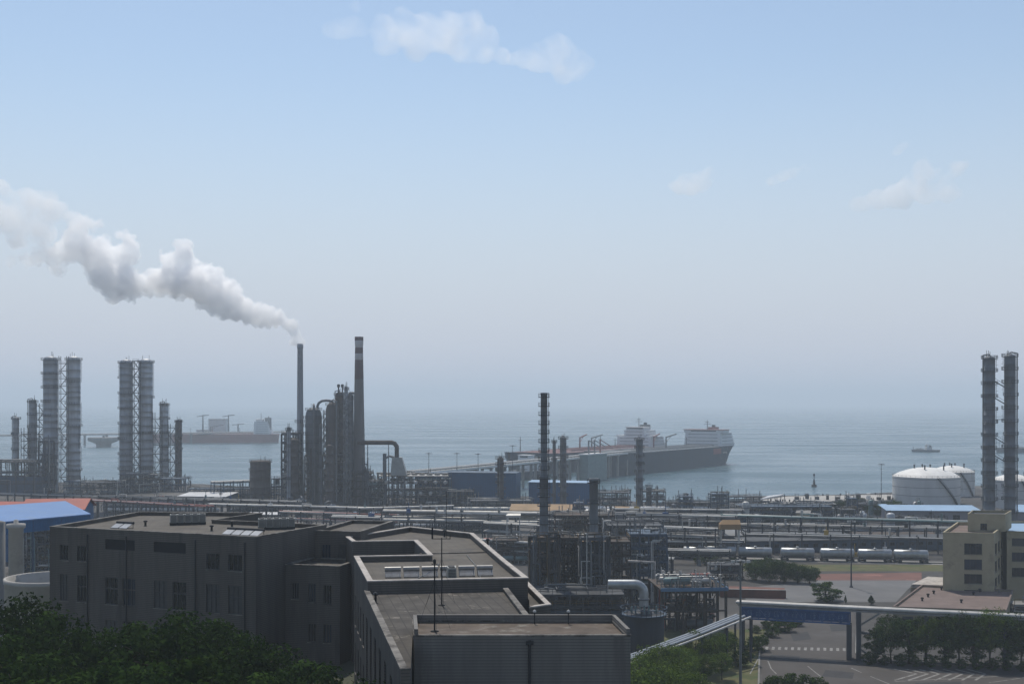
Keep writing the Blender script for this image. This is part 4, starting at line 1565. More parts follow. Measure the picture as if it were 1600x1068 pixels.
# blue-roofed shed and red-roofed building at the left edge
t = thing('blue_roof_shed', 'open shed with a bright sky blue sheet roof at the left edge', 'warehouse', (0, 0, 0))
fr, fl, br, bl = Vector((-98, 283, 23.8)), Vector((-114.5, 258.5, 23.8)), Vector((-109.5, 298, 25.6)), Vector((-133, 270, 25.6))
r_ = MB()
vs = [fl, fr, br, bl]
r_.add([tuple(v) for v in vs] + [tuple(v + Vector((0, 0, .25))) for v in vs], [(3, 2, 1, 0), (4, 5, 6, 7), (0, 1, 5, 4), (1, 2, 6, 5), (2, 3, 7, 6), (3, 0, 4, 7)])
r_.build('roof', M['bluecol'], t)
r_ = MB()
nrm = Vector((-.15, .1, 0))
for a, b in ((fl, fr), (fr, br)):
    r_.quad(tuple(a + nrm - Vector((0, 0, .05))), tuple(b + nrm - Vector((0, 0, .05))), (b.x + nrm.x, b.y + nrm.y, 0 if a is fr else b.z - 2.6), (a.x + nrm.x, a.y + nrm.y, 0 if a is fr else a.z - 2.6))
r_.build('wall', M['bluewall2'], t)
r_ = MB()
for i in range(5):
    p = fl.lerp(fr, i / 4 * .98)
    r_.bar((p.x - .3, p.y + .3, 0), (p.x - .3, p.y + .3, p.z - .1), .4)
r_.build('post', M['steelblue'], t)
a, b = (-131, 372), (-99, 380)
shed('red_roof_building', 'blue walled building with an orange red pitched roof', 'building', (-143, 355), (-126, 357), 14, 0, 18.7, 2.4, 'bluewall2', 'redroof', over=.8)
shed('red_roof_building', 'orange red roofed building beyond the sky blue shed at picture edge', 'building', (-190, 384), (-152, 380), 14, 0, 16.6, 1.6, 'bluewall2', 'redroof', over=.8)
rack((-112, 338), (-62, 350), 12, 5, 'pipe rack of pale lines between red roof and office block', 9, 5, mats=PM, r=.3, low=1)

# concrete basin, pier and pipe tangle at the left edge
t = thing('concrete_basin', 'round open concrete basin beside the office block', 'basin', (Xat(80, 196), 196, 0))
q = MB()
q.lathe([(7.0, 0), (7.0, 21.1), (7.15, 21.2), (7.15, 21.9), (6.75, 21.9), (6.7, 12)], n=48)
q.build('wall', M['paleconc'], t)
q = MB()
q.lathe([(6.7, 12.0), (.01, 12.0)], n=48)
q.build('floor', M['black'], t)  # floor coloured black in place of the shadow deep in the basin
Yp = 215
t = thing('concrete_pier', 'pale round concrete pier with small cap beside the basin', 'pier', (Xat(25, Yp), Yp, 0))
q = MB()
q.lathe([(1.25, 0), (1.25, Zat(826, Yp)), (1.6, Zat(824, Yp)), (1.6, Zat(818, Yp)), (.4, Zat(817, Yp)), (.4, Zat(812, Yp)), (.1, Zat(811, Yp))], n=18)
q.build('shaft', M['paleconc'], t)
t = thing('concrete_pier', 'dark stained concrete pier cut off by the left picture edge', 'pier', (Xat(-1, 205), 205, 0))
q = MB()
q.lathe([(.95, 0), (.95, Zat(815, 205)), (.3, Zat(813, 205))], n=16)
q.build('shaft', M['concrete'], t)
unit(30, 84, 905, 822, 10, 'crowded pipe structure seen between sky blue shed and office block', 6, 4, 31, 'steel', 80, 12, tall=4, pm=('pipe', 'pipe', 'pipedim', 'pipegreen'))

# ---- heaters with stacks in the middle distance
def fired_heater(x0, x1, yb, ytop, ybox, label, stack_w, stack_top, neck, seed, m='shelldark'):
    Y = Yat(yb)
    W = (x1 - x0) * Y / F
    t = thing('fired_heater', label, 'furnace', (Xat((x0 + x1) / 2, Y), Y, 0))
    zt, zb = Zat(ytop, Y), Zat(ybox, Y)
    D = W * 1.1
    b = MB()
    b.box(0, D / 2, zb, W, D, zt - zb)
    for i in range(7):
        x = -W / 2 + W * i / 6
        b.bar((x, -.06, zb), (x, -.06, zt), .16)
    for z in (zb + (zt - zb) * .33, zb + (zt - zb) * .66, zt - .15):
        b.bar((-W / 2, -.07, z), (W / 2, -.07, z), .2)
    b.build('casing', M[m], t)
    for k in (-1, 1):
        q = MB()
        q.box(k * W * .24, -.13, zb + .1, W * .38, .1, (zt - zb) * .34)
        q.build('inspection_door', M['cream'], t)
    f = MB()
    for x in (-W * .48, -W * .16, W * .16, W * .48):
        for y in (.2, D):
            f.bar((x, y, 0), (x, y, zb), .4)
    f.bar((-W / 2, .2, zb * .5), (W / 2, .2, zb * .5), .25)
    f.build('leg', M['steelrust'], t)
    for z in (zb, zb + (zt - zb) * .38, zt):
        q = MB()
        q.box(0, D / 2, z - .06, W + 2.0, D + 2.0, .12)
        q.rail([(-W / 2 - 1, -1, z + .06), (W / 2 + 1, -1, z + .06), (W / 2 + 1, D + 1, z + .06)], 1.15, .1, 1.6)
        q.rail([(-W / 2 - 1, -1, z + .06), (-W / 2 - 1, D + 1, z + .06)], 1.15, .1, 1.6)
        q.build('platform', M['ochre'], t)
    s = MB()
    rs = stack_w / 2 * Y / F
    zs = Zat(stack_top, Y)
    if neck:
        zn = Zat(neck[0], Y)
        rn = neck[1] / 2 * Y / F
        prof = [(W * .36, zt), (rs, zt + 2.2), (rs, zn - .4), (rs * 1.1, zn - .4), (rs * 1.1, zn), (rn, zn + .4), (rn, zs - .5), (rn * 1.1, zs - .5), (rn * 1.1, zs), (rn * .8, zs), (rn * .8, zs - 2)]
    else:
        prof = [(W * .36, zt), (rs, zt + 2.2), (rs, zs - .8), (rs * 1.1, zs - .8), (rs * 1.1, zs), (rs * .85, zs), (rs * .85, zs - 2)]
    s.lathe(prof, 0, D / 2, 20)
    so_ = s.build('stack', M['stackgrey'], t)
    n = 15 if neck else 3
    rng = random.Random(seed)
    for i in range(n):
        z = zt + 4 + (zs - zt - 5) * i / max(1, n - 1)
        rr = rs if (not neck or z < Zat(neck[0], Y)) else neck[1] / 2 * Y / F
        q = MB()
        ring(q, 0, rr * .98, rr + .55, h=.8, w=.05, n=12)
        q.v = [(vx, vy + D / 2, vz + z) for vx, vy, vz in q.v]
        q.build('ring_platform', M['steel'], so_)
    q = MB()
    for o in (-.25, .25):
        q.bar((rs + .3, D / 2 + o, zt), (rs + .3, D / 2 + o, zs if not neck else Zat(neck[0], Y)), .09)
        if neck:
            q.bar((neck[1] / 2 * Y / F + .25, D / 2 + o, Zat(neck[0], Y)), (neck[1] / 2 * Y / F + .25, D / 2 + o, zs), .09)
    zz = zt
    while zz < zs:
        rl = rs + .3 if not neck or zz < Zat(neck[0], Y) else neck[1] / 2 * Y / F + .25
        q.bar((rl, D / 2 - .25, zz), (rl, D / 2 + .25, zz), .07)
        zz += .8
    q.build('ladder', M['steel'], t)
    return t


fired_heater(833, 868, 962, 846, 926, 'dark fired heater with the very tall ringed stack', 14, 613, (745, 10.5), 1)
fired_heater(911, 947, 961, 845, 926, 'dark fired heater with the shorter plain stack', 13.5, 748, None, 2)
unit(829, 873, 968, 842, 3, 'light pipe frame wrapped round the heater of tall stack', 5, 3, 87, 'steelrust', 46, 0, tall=4, pm=('pipedark', 'pipedim', 'pipedark', 'ochre'))
unit(908, 951, 967, 842, 3, 'light pipe frame wrapped round the heater of short stack', 5, 3, 88, 'steel', 46, 0, tall=4, pm=('pipedark', 'pipedim', 'pipedark', 'pipe'))
unit(866, 914, 958, 842, 9, 'ochre railed pipe structure between the two fired heaters', 6, 3, 40, 'steelrust', 70, 8, tall=4, pm=('pipedark', 'pipedim', 'pipedark', 'pipe'))
unit(826, 975, 985, 930, 14, 'very dark steel structure below the fired heaters', 3, 7, 41, 'steel', 50, 6, tall=3, pm=('pipedark', 'pipedark', 'pipedim'), walls=True)
unit(946, 985, 950, 848, 10, 'dark pipe structure right of the shorter stack', 5, 3, 42, 'steelrust', 50, 6, tall=6, pm=('pipedim', 'pipedark', 'pipe'))
unit(985, 1042, 940, 836, 12, 'tall dark structure behind the silver elbow duct', 5, 4, 43, 'steelblue', 60, 6, tall=8, pm=('pipedim', 'pipedark', 'pipedark', 'pipe'))
unit(950, 1035, 885, 822, 12, 'crowded dark structure with grey pipes behind the short stack', 4, 6, 44, 'steel', 80, 10, tall=8)
unit(1036, 1140, 905, 846, 10, 'dark low structure with pale pipes before the train', 2, 6, 45, 'steel', 36, 6, tall=3) if False else None
unit(868, 960, 872, 806, 12, 'crowded ochre structure around the foot of the shorter stack', 5, 6, 46, 'steelrust', 90, 12, tall=6)
unit(770, 850, 880, 845, 10, 'low crowded structure between notched roof and first heater', 3, 5, 47, 'steelrust', 60, 8, tall=4)
unit(840, 935, 838, 806, 12, 'pale cluttered structure in the yard behind the tall ringed stack', 3, 7, 48, 'steel', 70, 12, tall=6)
unit(985, 1120, 836, 812, 12, 'wide cluttered pipe structure in the yard before the quay', 3, 9, 49, 'steel', 90, 14, tall=8)
unit(1085, 1165, 830, 806, 10, 'cluttered blue grey structure by the tan gantry', 3, 6, 50, 'steelblue', 50, 8, tall=5)
unit(600, 700, 824, 806, 10, 'low cluttered structure behind the far parapet of the notched roof', 2, 7, 51, 'steel', 60, 8, tall=3)
unit(690, 800, 832, 810, 10, 'low cluttered structure behind the notched roof corner', 3, 7, 52, 'steel', 80, 10, tall=5)
unit(360, 445, 806, 789, 10, 'low cluttered structure just behind the office roof', 2, 6, 53, 'steel', 60, 8, tall=4)
unit(165, 300, 800, 785, 10, 'low grey pipe structure behind the far office parapet', 2, 8, 54, 'steelblue', 70, 10, tall=4)
unit(520, 600, 812, 798, 10, 'low structure of pinkish pipes behind the notched roof tip', 2, 6, 55, 'steel', 50, 6, tall=3, pm=('pipered', 'pipe', 'pipedim'))
unit(930, 985, 790, 770, 10, 'spiky low structure on the shore beside the bright blue shed', 2, 5, 56, 'steel', 40, 4, tall=14)
unit(1004, 1040, 793, 768, 8, 'small spiky structure beside the slim column by the sea', 2, 3, 57, 'steel', 20, 3, tall=4)
unit(735, 830, 798, 783, 10, 'low cluttered structure before the big blue shed', 2, 7, 58, 'steel', 60, 9, tall=5)
unit(1160, 1300, 815, 792, 14, 'wide bluish pipe structure in the far yard', 3, 9, 59, 'steelblue', 100, 14, tall=10)
unit(1255, 1370, 806, 788, 12, 'low pale pipe manifold in the far yard beside the storage tanks', 2, 8, 60, 'steel', 70, 10, tall=8)
column(782, 795, 714, 10, 'ladder wrapped thin column before the big blue shed', 'shellrust', 8, pw=.9)
column(880, 790, 682, 10, 'thin column behind the tall ringed stack', 'shelldark', 7, pw=.9)
column(866, 790, 688, 5, 'thinnest column hidden close behind the tall ringed stack', 'shelldark', 4, pw=.6)
column(999, 792, 684, 11, 'lone slim dark column standing before the dark ship hull', 'shelldark', 8, pw=.7)
column(1014, 792, 760, 9, 'short stubby column at the foot of the lone slim column', 'shelldark', 2, pw=.6)
column(470, 806, 778, 18, 'blue grey drum standing between the office roof and the slim stack', 'steelblue', 2, 'knockout_drum', 'drum', pw=.4)
column(516, 812, 786, 20, 'blue grey drum standing at the foot of the plain brown column', 'steelblue', 2, 'knockout_drum', 'drum', pw=.4)
column(483, 806, 786, 10, 'small brown drum beside the blue grey drum', 'shellrust', 2, 'knockout_drum', 'drum', pw=.4)

# tan roofed sheds, gantries and a small crane in the yard
a, b = gp(797, 812), gp(900, 813)
shed('tan_roof_shed', 'long shed with a tan orange roof beside the tall ringed stack', 'warehouse', a, b, 16, 0, Zat(797, a.y), 2.0, 'cream', 'tan', over=.3, wins=7)
a, b = gp(1085, 822), gp(1124, 824)
shed('blue_shed', 'small dark blue roofed hut beside the tan gantry', 'hut', a, b, 10, 0, Zat(812, a.y), 1.4, 'pipedim', 'bluesteel', over=.4)
a, b = gp(1160, 864), gp(1490, 858)
shed('rail_shed', 'long dark low shed running behind the tank wagons', 'shed', a, b, 8, 0, Zat(846, a.y), .4, 'steelblue', 'steel', ridge='mono', over=.3, wins=22)
a, b = gp(1080, 852), gp(1160, 852)
shed('rail_shed', 'low grey roofed shed behind the first tank wagons', 'shed', a, b, 12, 0, Zat(837, a.y), 1.2, 'pipedark', 'pipedim', ridge='mono', over=.3)


def gantry(x0, x1, yb, yt, label, m, head, hh=3.0):
    Y = Yat(yb)
    W = (x1 - x0) * Y / F
    H = Zat(yt, Y)
    t = thing('loading_gantry', label, 'gantry', (Xat((x0 + x1) / 2, Y), Y, 0))
    f = MB()
    for x in (-W / 2, W / 2):
        for y in (0, 2.2):
            f.bar((x, y, 0), (x, y, H - hh), .3)
        for k in range(int(H / 2.5)):
            f.bar((x, 0, k * 2.5), (x, 2.2, min(H - hh, (k + 1) * 2.5)), .12)
    f.build('leg', M[m], t)
    b = MB()
    b.box(0, 1.1, H - hh, W * 1.15, 3.2, hh * .55)
    b.add([(-W * .57, -.5, H - hh * .45), (W * .57, -.5, H - hh * .45), (W * .57, 2.7, H - hh * .45), (-W * .57, 2.7, H - hh * .45), (-W * .4, 1.1, H), (W * .57, 1.1, H)], [(0, 1, 5, 4), (2, 3, 4, 5), (0, 4, 3), (1, 2, 5)])
    b.build('head_beam', M[head], t)


gantry(1127, 1155, 872, 812, 'tan headed loading gantry on pale lattice legs', 'pipe', 'tan')
gantry(792, 812, 868, 802, 'white twin post gantry in front of the tan roofed shed', 'pipe', 'pipe', 1.2)
Y = Yat(858)
t = thing('crane', 'small yellow crane with dark slanted boom between the stacks', 'crane', (Xat(890, Y), Y, 0))
q = MB()
q.box(0, 0, .6, 4, 2.6, 1.6)
q.box(.6, -.2, 2.2, 1.6, 1.8, 1.5)
q.build('body', M['yellow'], t)
q = MB()
for s_ in (-1, 1):
    q.box(0, s_ * 1.2, 0, 4.6, .7, .9)
q.build('track', M['black'], t)
q = MB()
tip = Vector((Xat(912, Y) - Xat(890, Y), 0, Zat(798, Y)))
for o in (-.3, .3):
    for p in (0, .6):
        q.bar((1.2 + o, -.2, 2.4 + p), tip + Vector((o * .4, 0, p * .5)), .16)
for i in range(14):
    a = Vector((1.2, -.2, 2.6)).lerp(tip, i / 14)
    b = Vector((1.2, -.2, 2.6)).lerp(tip, (i + 1) / 14)
    q.bar(a + Vector((-.25, 0, 0)), b + Vector((.25, 0, .3)), .12)
q.build('boom', M['steel'], t)


# ---- extra yard equipment: rows of exchangers, low canopies and racks
def exchanger(label, loc, rz, L, r, m, group):
    t = thing('heat_exchanger', label, 'heat exchanger', loc, rz, group)
    q = MB()
    q.drum((-L / 2, 0, r + .9), (L / 2, 0, r + .9), r, 14, .35)
    q.build('shell', M[m], t)
    for x in (-L * .3, L * .3):
        q = MB()
        q.box(x, 0, 0, .35, r * 1.5, 1.0)
        q.build('saddle', M['concrete'], t)
    q = MB()
    for x in (-L * .36, L * .2):
        q.tube((x, 0, r * 1.8 + .8), (x, 0, r * 2 + 2.0), .16, n=8)
        q.tube((x, 0, r * 2 + 1.9), (x, 0, r * 2 + 2.05), .3, n=8)
    q.build('nozzle', M['pipedim'], t)
    return t


def exchanger_row(x0, x1, y, n, where, m, L=5, r=.8, z=0, lo='left'):
    base = None
    for i in range(n):
        p = gp(x0 + (x1 - x0) * i / max(1, n - 1), y)
        lab = '%s %s from the left in the row %s' % (ORD[i], {'white': 'white drum', 'pipe': 'pale drum', 'pipegreen': 'grey green drum', 'galv': 'silver drum', 'pipered': 'red drum'}[m], where)
        if base is None:
            base = exchanger(lab, (p.x, p.y, z), 0, L, r, m, 'drums in the row ' + where)
        else:
            dup(base, lab, (p.x, p.y, z))


exchanger_row(765, 838, 862, 5, 'by the notched roof corner', 'white', 3.4, .7)
exchanger_row(772, 836, 880, 4, 'below the crowded pipe rack', 'pipegreen', 3.2, .8)
exchanger_row(1000, 1120, 851, 7, 'behind the blue edged platform', 'white', 4.2, .7)
exchanger_row(1048, 1150, 838, 6, 'in front of the tan gantry', 'pipe', 5, .7)
exchanger_row(620, 760, 826, 8, 'behind the far parapet of notched roof', 'white', 4.5, .7)
exchanger_row(180, 330, 802, 7, 'behind the far office parapet', 'pipe', 7, .8)
exchanger_row(1170, 1340, 812, 9, 'in the far bluish yard', 'white', 5, .8)
exchanger_row(880, 1120, 800, 10, 'along the quay side rack', 'white', 7, .9)
exchanger_row(700, 790, 801, 5, 'before the big blue shed', 'pipe', 7, .9)
exchanger_row(366, 440, 803, 5, 'before the squat silo', 'white', 6, .8)


def canopy(x0, x1, yb, yt, depth, label, m, n=8):
    Y = Yat(yb)
    W = (x1 - x0) * Y / F
    H = Zat(yt, Y)
    t = thing('yard_canopy', label, 'canopy', (Xat((x0 + x1) / 2, Y), Y, 0))
    q = MB()
    q.add([(-W / 2, -.3, H), (W / 2, -.3, H), (W / 2, depth, H + .5), (-W / 2, depth, H + .5), (-W / 2, -.3, H + .2), (W / 2, -.3, H + .2), (W / 2, depth, H + .7), (-W / 2, depth, H + .7)],
          [(3, 2, 1, 0), (4, 5, 6, 7), (0, 1, 5, 4), (1, 2, 6, 5), (2, 3, 7, 6), (3, 0, 4, 7)])
    q.build('roof', M[m], t)
    for i in range(n + 1):
        q = MB()
        x = -W / 2 + .3 + (W - .6) * i / n
        for y in (.2, depth - .3):
            q.bar((x, y, 0), (x, y, H + .02), .3)
        q.build('post', M['steel'], t)


canopy(1165, 1325, 850, 836, 6, 'long dark canopy above the tank wagons, nearer the gantry', 'steel', 12)
canopy(1335, 1482, 852, 836, 6, 'long dark canopy above the tank wagons, nearer the cream building', 'steelrust', 12)
canopy(1038, 1140, 800, 794, 8, 'low white roofed canopy on the quay side', 'whiteroof', 8)
canopy(905, 1010, 806, 799, 8, 'low pinkish white canopy behind the shorter stack', 'pipe', 8)
canopy(1190, 1300, 829, 822, 7, 'pale canopy over pipes before the long rack', 'pipedim', 8)
canopy(1395, 1480, 833, 826, 7, 'pale canopy beside the cream building roof', 'pipe', 7)
canopy(612, 690, 818, 811, 7, 'pale canopy behind the notched roof', 'pipedim', 7)
canopy(386, 436, 811, 804, 6, 'white canopy behind the air conditioner bank', 'whiteroof', 5)
canopy(548, 600, 808, 802, 6, 'pale blue canopy behind the notched roof tip', 'paleblue', 5)
unit(1165, 1330, 846, 830, 8, 'dark pipe structure standing behind the long dark canopy', 2, 12, 91, 'steel', 60, 8, tall=10)
unit(1340, 1482, 847, 829, 8, 'dark pipe structure between rail canopy and lilac building', 2, 10, 92, 'steelblue', 50, 6, tall=8)
unit(1044, 1130, 868, 838, 10, 'dark pipe structure left of the first tank wagon', 3, 5, 93, 'steelrust', 60, 8, tall=6)
unit(1110, 1160, 905, 884, 6, 'small dark pipe structure beside the clump of dark trees', 2, 3, 94, 'steel', 26, 3, tall=3)
unit(296, 440, 781, 764, 9, 'blue grey pipe structure on the shore around the squat silo', 2, 9, 95, 'steelblue', 60, 8, tall=12)
unit(600, 650, 806, 796, 8, 'low dark structure before the air cooler bank', 2, 4, 96, 'steel', 40, 5, tall=3)
unit(1400, 1480, 826, 812, 8, 'low pale structure before the lilac building', 2, 6, 97, 'steel', 40, 6, tall=6)
unit(1040, 1130, 800, 786, 8, 'spiky low structure along the water by the quay deck', 2, 8, 98, 'steel', 40, 4, tall=16)
rack(*prk(1165, 835, 1480, 842, 6), 4, 'low pipe rack running just behind the rail canopies', 12, 4, mats=['pipe', 'pipedim', 'pipedark'], r=.3)
rack(*prk(840, 812, 1130, 815, 8), 5, 'pale pipe rack between the heater stacks and tan gantry', 10, 5, mats=['white', 'pipedim', 'pipe', 'pipedark'], r=.25, low=1)
rack(*prk(985, 846, 1160, 847, 5), 5, 'low pale pipe rack behind the tall dark structure', 9, 5, mats=['white', 'pipe', 'pipedim'], r=.25)
rack(*prk(985, 872, 1050, 874, 8), 4, 'short pipe rack joining dark structure and blue edged platform', 8, 4, mats=['pipe', 'white', 'pipedim'], r=.25)
rack(*prk(440, 800, 620, 806, 7), 5, 'pale pipe rack behind the office link roof', 10, 5, mats=['pipe', 'pipered', 'pipedim', 'white'], r=.25, low=1)
rack(*prk(120, 781, 330, 792, 8), 5, 'pipe rack with red lines behind the far office parapet', 10, 5, mats=['pipered', 'pipedim', 'pipe'], r=.3)
for i, (x, yb, yt) in enumerate(((640, 812, 770), (905, 830, 784), (960, 826, 788), (1060, 840, 800), (1225, 838, 792), (1300, 842, 796), (1405, 846, 800), (1455, 836, 796), (345, 800, 765), (1100, 826, 790))):
    Y = Yat(yb)
    t = thing('vent_pole', '%s thin vent pole from the left in the crowded yards' % ORD[sorted((640, 905, 960, 1060, 1225, 1300, 1405, 1455, 345, 1100)).index(x)], 'vent pole', (Xat(x, Y), Y, 0), 0, 'thin vent poles in the yards')
    q = MB()
    H = Zat(yt, Y)
    q.tube((0, 0, 0), (0, 0, H), .2, .1, 8)
    q.build('pole', M['steel'], t)
    q = MB()
    ring(q, H * .8, .12, .7, n=8, h=.8, w=.07)
    q.build('platform', M['steel'], t)
for i, (x, y) in enumerate(((1092, 873), (1104, 876), (1118, 874), (1132, 878), (1144, 876))):
    pq = gp(x, y + 6)
    tree('bush', '%s low green shrub from the left before the first tank wagon' % ORD[i], pq, 3.2, i, 'low shrubs before the train', 'shrub', 1.3)
# roof ridge, cables and drain pipes on the long roof
q = MB()
q.bar((-11.5, 151.5, 31.16), (-2.9, 152.9, 31.16), .35, .12)
q.build('ridge', M['oldcoping'], mbd)
for i, (a, b) in enumerate((((-11, 125.5), (-8.5, 142)), ((-3.2, 128), (-5.6, 150)))):
    q = MB()
    q.pipe([(a[0], a[1], 31.18), ((a[0] + b[0]) / 2 + .4, (a[1] + b[1]) / 2, 31.18), (b[0], b[1], 31.18)], .05, 6)
    q.build('roof_pipe', M['pipedim'], mbd)
for i, (x, y, z) in enumerate(((-52, 172.5, 32.45), (-41, 166, 32.45), (-47, 181, 32.45), (-39.5, 171.5, 32.45))):
    q = MB()
    q.lathe([(.16, z), (.16, z + .6), (.3, z + .6), (.3, z + .75), (.05, z + .85)], x, y, 10)
    q.build('vent', M['louvre'], lb)

# ---- more upright vessels, small frames and huts packed between the racks
rngy = random.Random(303)
spots = sorted((rngy.uniform(840, 1470), rngy.uniform(797, 857)) for _ in range(30))
for i, (x, y) in enumerate(spots):
    pq = gp(x, y)
    t = thing('upright_vessel', '%s small upright vessel from the left in the crowded yards' % ORD[i], 'vessel', pq, rngy.uniform(0, 6), 'small upright vessels in the yards')
    r, hh = rngy.uniform(.7, 1.5), rngy.uniform(4, 11)
    q = MB()
    q.drum((0, 0, 1.6), (0, 0, hh), r, 14, .5)
    q.build('shell', M[rngy.choice(('shell', 'shellmid', 'pipe', 'pipegreen', 'shelldark', 'shellrust', 'white'))], t)
    q = MB()
    q.tube((0, 0, 0), (0, 0, 1.3), r * .9, n=12)
    q.build('skirt', M['concrete'], t)
    q = MB()
    ring(q, hh * .8, r, r + .8, n=10, h=1.0, w=.08)
    q.build('platform', M['steel'], t)
    q = MB()
    q.pipe([(0, 0, hh), (0, 0, hh + 1.4), (r + .5, 0, hh + 1.4), (r + .5, 0, .2)], .16, 8)
    q.build('pipe', M['pipedim'], t)
spots = sorted((rngy.uniform(850, 1470), rngy.uniform(800, 856)) for _ in range(16))
for i, (x, y) in enumerate(spots):
    w_ = rngy.uniform(14, 30)
    unit(x, x + w_, y, y - rngy.uniform(14, 30), rngy.uniform(4, 8), '%s small open pipe frame from the left in the crowded yards' % ORD[i], rngy.choice((2, 3, 4)), rngy.choice((1, 2, 3)), 400 + i, rngy.choice(('steel', 'steelrust', 'steelblue')), 26, 2, tall=3, name='open_structure', cat='pipe frame', pm=('pipe', 'pipedim', 'pipedark', 'pipedark'))
spots = sorted((rngy.uniform(870, 1460), rngy.uniform(800, 852)) for _ in range(12))
for i, (x, y) in enumerate(spots):
    a, b = gp(x, y), gp(x + rngy.uniform(10, 24), y + .6)
    shed('pump_hut', '%s small pump hut from the left in the crowded yards' % ORD[i], 'hut', a, b, 5, 0, rngy.uniform(3, 4.5), .6, rngy.choice(('lilac', 'cream', 'pipedim', 'steelblue')), rngy.choice(('whiteroof', 'pipedim', 'tan', 'steelblue', 'concrete')), ridge='mono', over=.4, wins=2, group='small pump huts in the yards')
column(501, 790, 664, 5, 'thin dark column between the fat reactor and cone bottomed vessel', 'shelldark', 6, pw=.7)
column(541, 786, 603, 5, 'thinnest pale column rising behind the zigzag stair tower', 'shellmid', 6, pw=.6)
column(573, 789, 734, 7, 'short dark column at the right foot of the banded chimney', 'shelldark', 4, pw=.7)
column(451, 792, 668, 6, 'thin grey column beside the dark open structure', 'shellmid', 5, pw=.7)
truss_tower(505, 511, 788, 640, 3, 'slim dark ladder frame between reactor and cone bottomed vessel', 4, 'steel', 'pipe_tower', 'frame', True, .25)
truss_tower(478, 485, 791, 700, 3, 'low slim ladder frame in front of the fat reactor', 4, 'steelrust', 'pipe_tower', 'frame', True, .25)
truss_tower(566, 574, 790, 715, 3, 'low slim ladder frame at the right of the banded chimney', 4, 'steel', 'pipe_tower', 'frame', True, .25)
for x, y in ((529, 600), (535, 600)):
    pass
for i, x in enumerate((528.5, 534.5)):
    Yv = Yat(782) - 1
    t = thing('vent_stack', ['left', 'right'][i] + ' one of the twin short vents topping the dark narrow column', 'vent', (Xat(x, Yv), Yv + 1, Zat(614, Yv)))
    q = MB()
    q.lathe([(.35, -3), (.35, 3.0), (.75, 3.1), (.75, 4.4), (.3, 4.6)], n=10)
    q.build('pipe', M['steel'], t)
# downpipes on the office facade, patches on the road
dA, dB = Vector(A), Vector(B)
dd = (dB - dA).normalized()
for u in (6.6, 13.1, 24.2, 31.8):
    q = MB()
    pp_ = dA + dd * u + Vector((dd.y, -dd.x)) * .12
    q.tube((pp_.x, pp_.y, 14.2), (pp_.x, pp_.y, 32.2), .09, n=8)
    q.build('downpipe', M['louvre'], lb)
for i, pts in enumerate((((1205, 1022), (1250, 1024), (1248, 1034), (1200, 1032)), ((1290, 1046), (1335, 1050), (1332, 1060), (1284, 1056)), ((1430, 1066), (1500, 1064), (1506, 1072), (1434, 1074)), ((1235, 990), (1262, 986), (1268, 998), (1240, 1001)), ((1296, 976), (1322, 975), (1326, 984), (1299, 986)))):
    patch('road_patch', pp(*pts), M['asphaltdark'], .027)

# ---- tank wagons
def wagon(label, loc, rz):
    t = thing('tank_wagon', label, 'tank wagon', loc, rz, 'train of silver tank wagons')
    L = 10.4
    b = MB()
    b.drum((-L / 2 + .3, 0, 2.65), (L / 2 - .3, 0, 2.65), 1.4, 18, .3)
    bo = b.build('barrel', M['galv'], t)
    d = MB()
    d.lathe([(.5, 3.95), (.5, 4.35), (.35, 4.45), (.02, 4.48)], n=12)
    d.build('dome', M['galv'], bo)
    d = MB()
    d.box(0, -.95, 4.02, 5, .5, .06)
    d.rail([(-2.5, -1.2, 4.05), (2.5, -1.2, 4.05)], .7, .05, 1.2)
    d.build('walkway', M['steel'], bo)
    f = MB()
    f.box(0, 0, .95, L, 2.4, .3)
    for x in (-L * .35, L * .35):
        f.box(x, 0, 1.25, 1.2, 2.0, .3)
    f.bar((-L / 2 - .6, 0, 1.05), (L / 2 + .6, 0, 1.05), .25)
    f.build('chassis', M['steel'], t)
    for x in (-L * .38, L * .38):
        w = MB()
        for dx in (-.85, .85):
            for y in (-.8, .8):
                w.tube((x + dx, y - .07, .45), (x + dx, y + .07, .45), .42, n=14)
        w.box(x, -.95, .35, 2.4, .12, .4)
        w.build('bogie', M['black'], t)
    return t


w0 = None
for i, x in enumerate((1093, 1180, 1246, 1308, 1367, 1423)):
    p = gp(x, 873 + i * 1.1)
    lab = '%s silver tank wagon from the left in the train' % ORD[i]
    if w0 is None:
        w0 = wagon(lab, p, R(-9))
    else:
        dup(w0, lab, p, R(-9))
p = gp(1125, 872.5)
dup(w0, 'tank wagon half hidden behind the legs of tan gantry', p, R(-9))
q = MB()
for o in (-.75, .75):
    a, b = gp(1040, 872.0), gp(1480, 880)
    q.bar((a.x, a.y + o, .1), (b.x, b.y + o, .1), .1, .16)
q.build('rails', M['steel'], kind='structure')


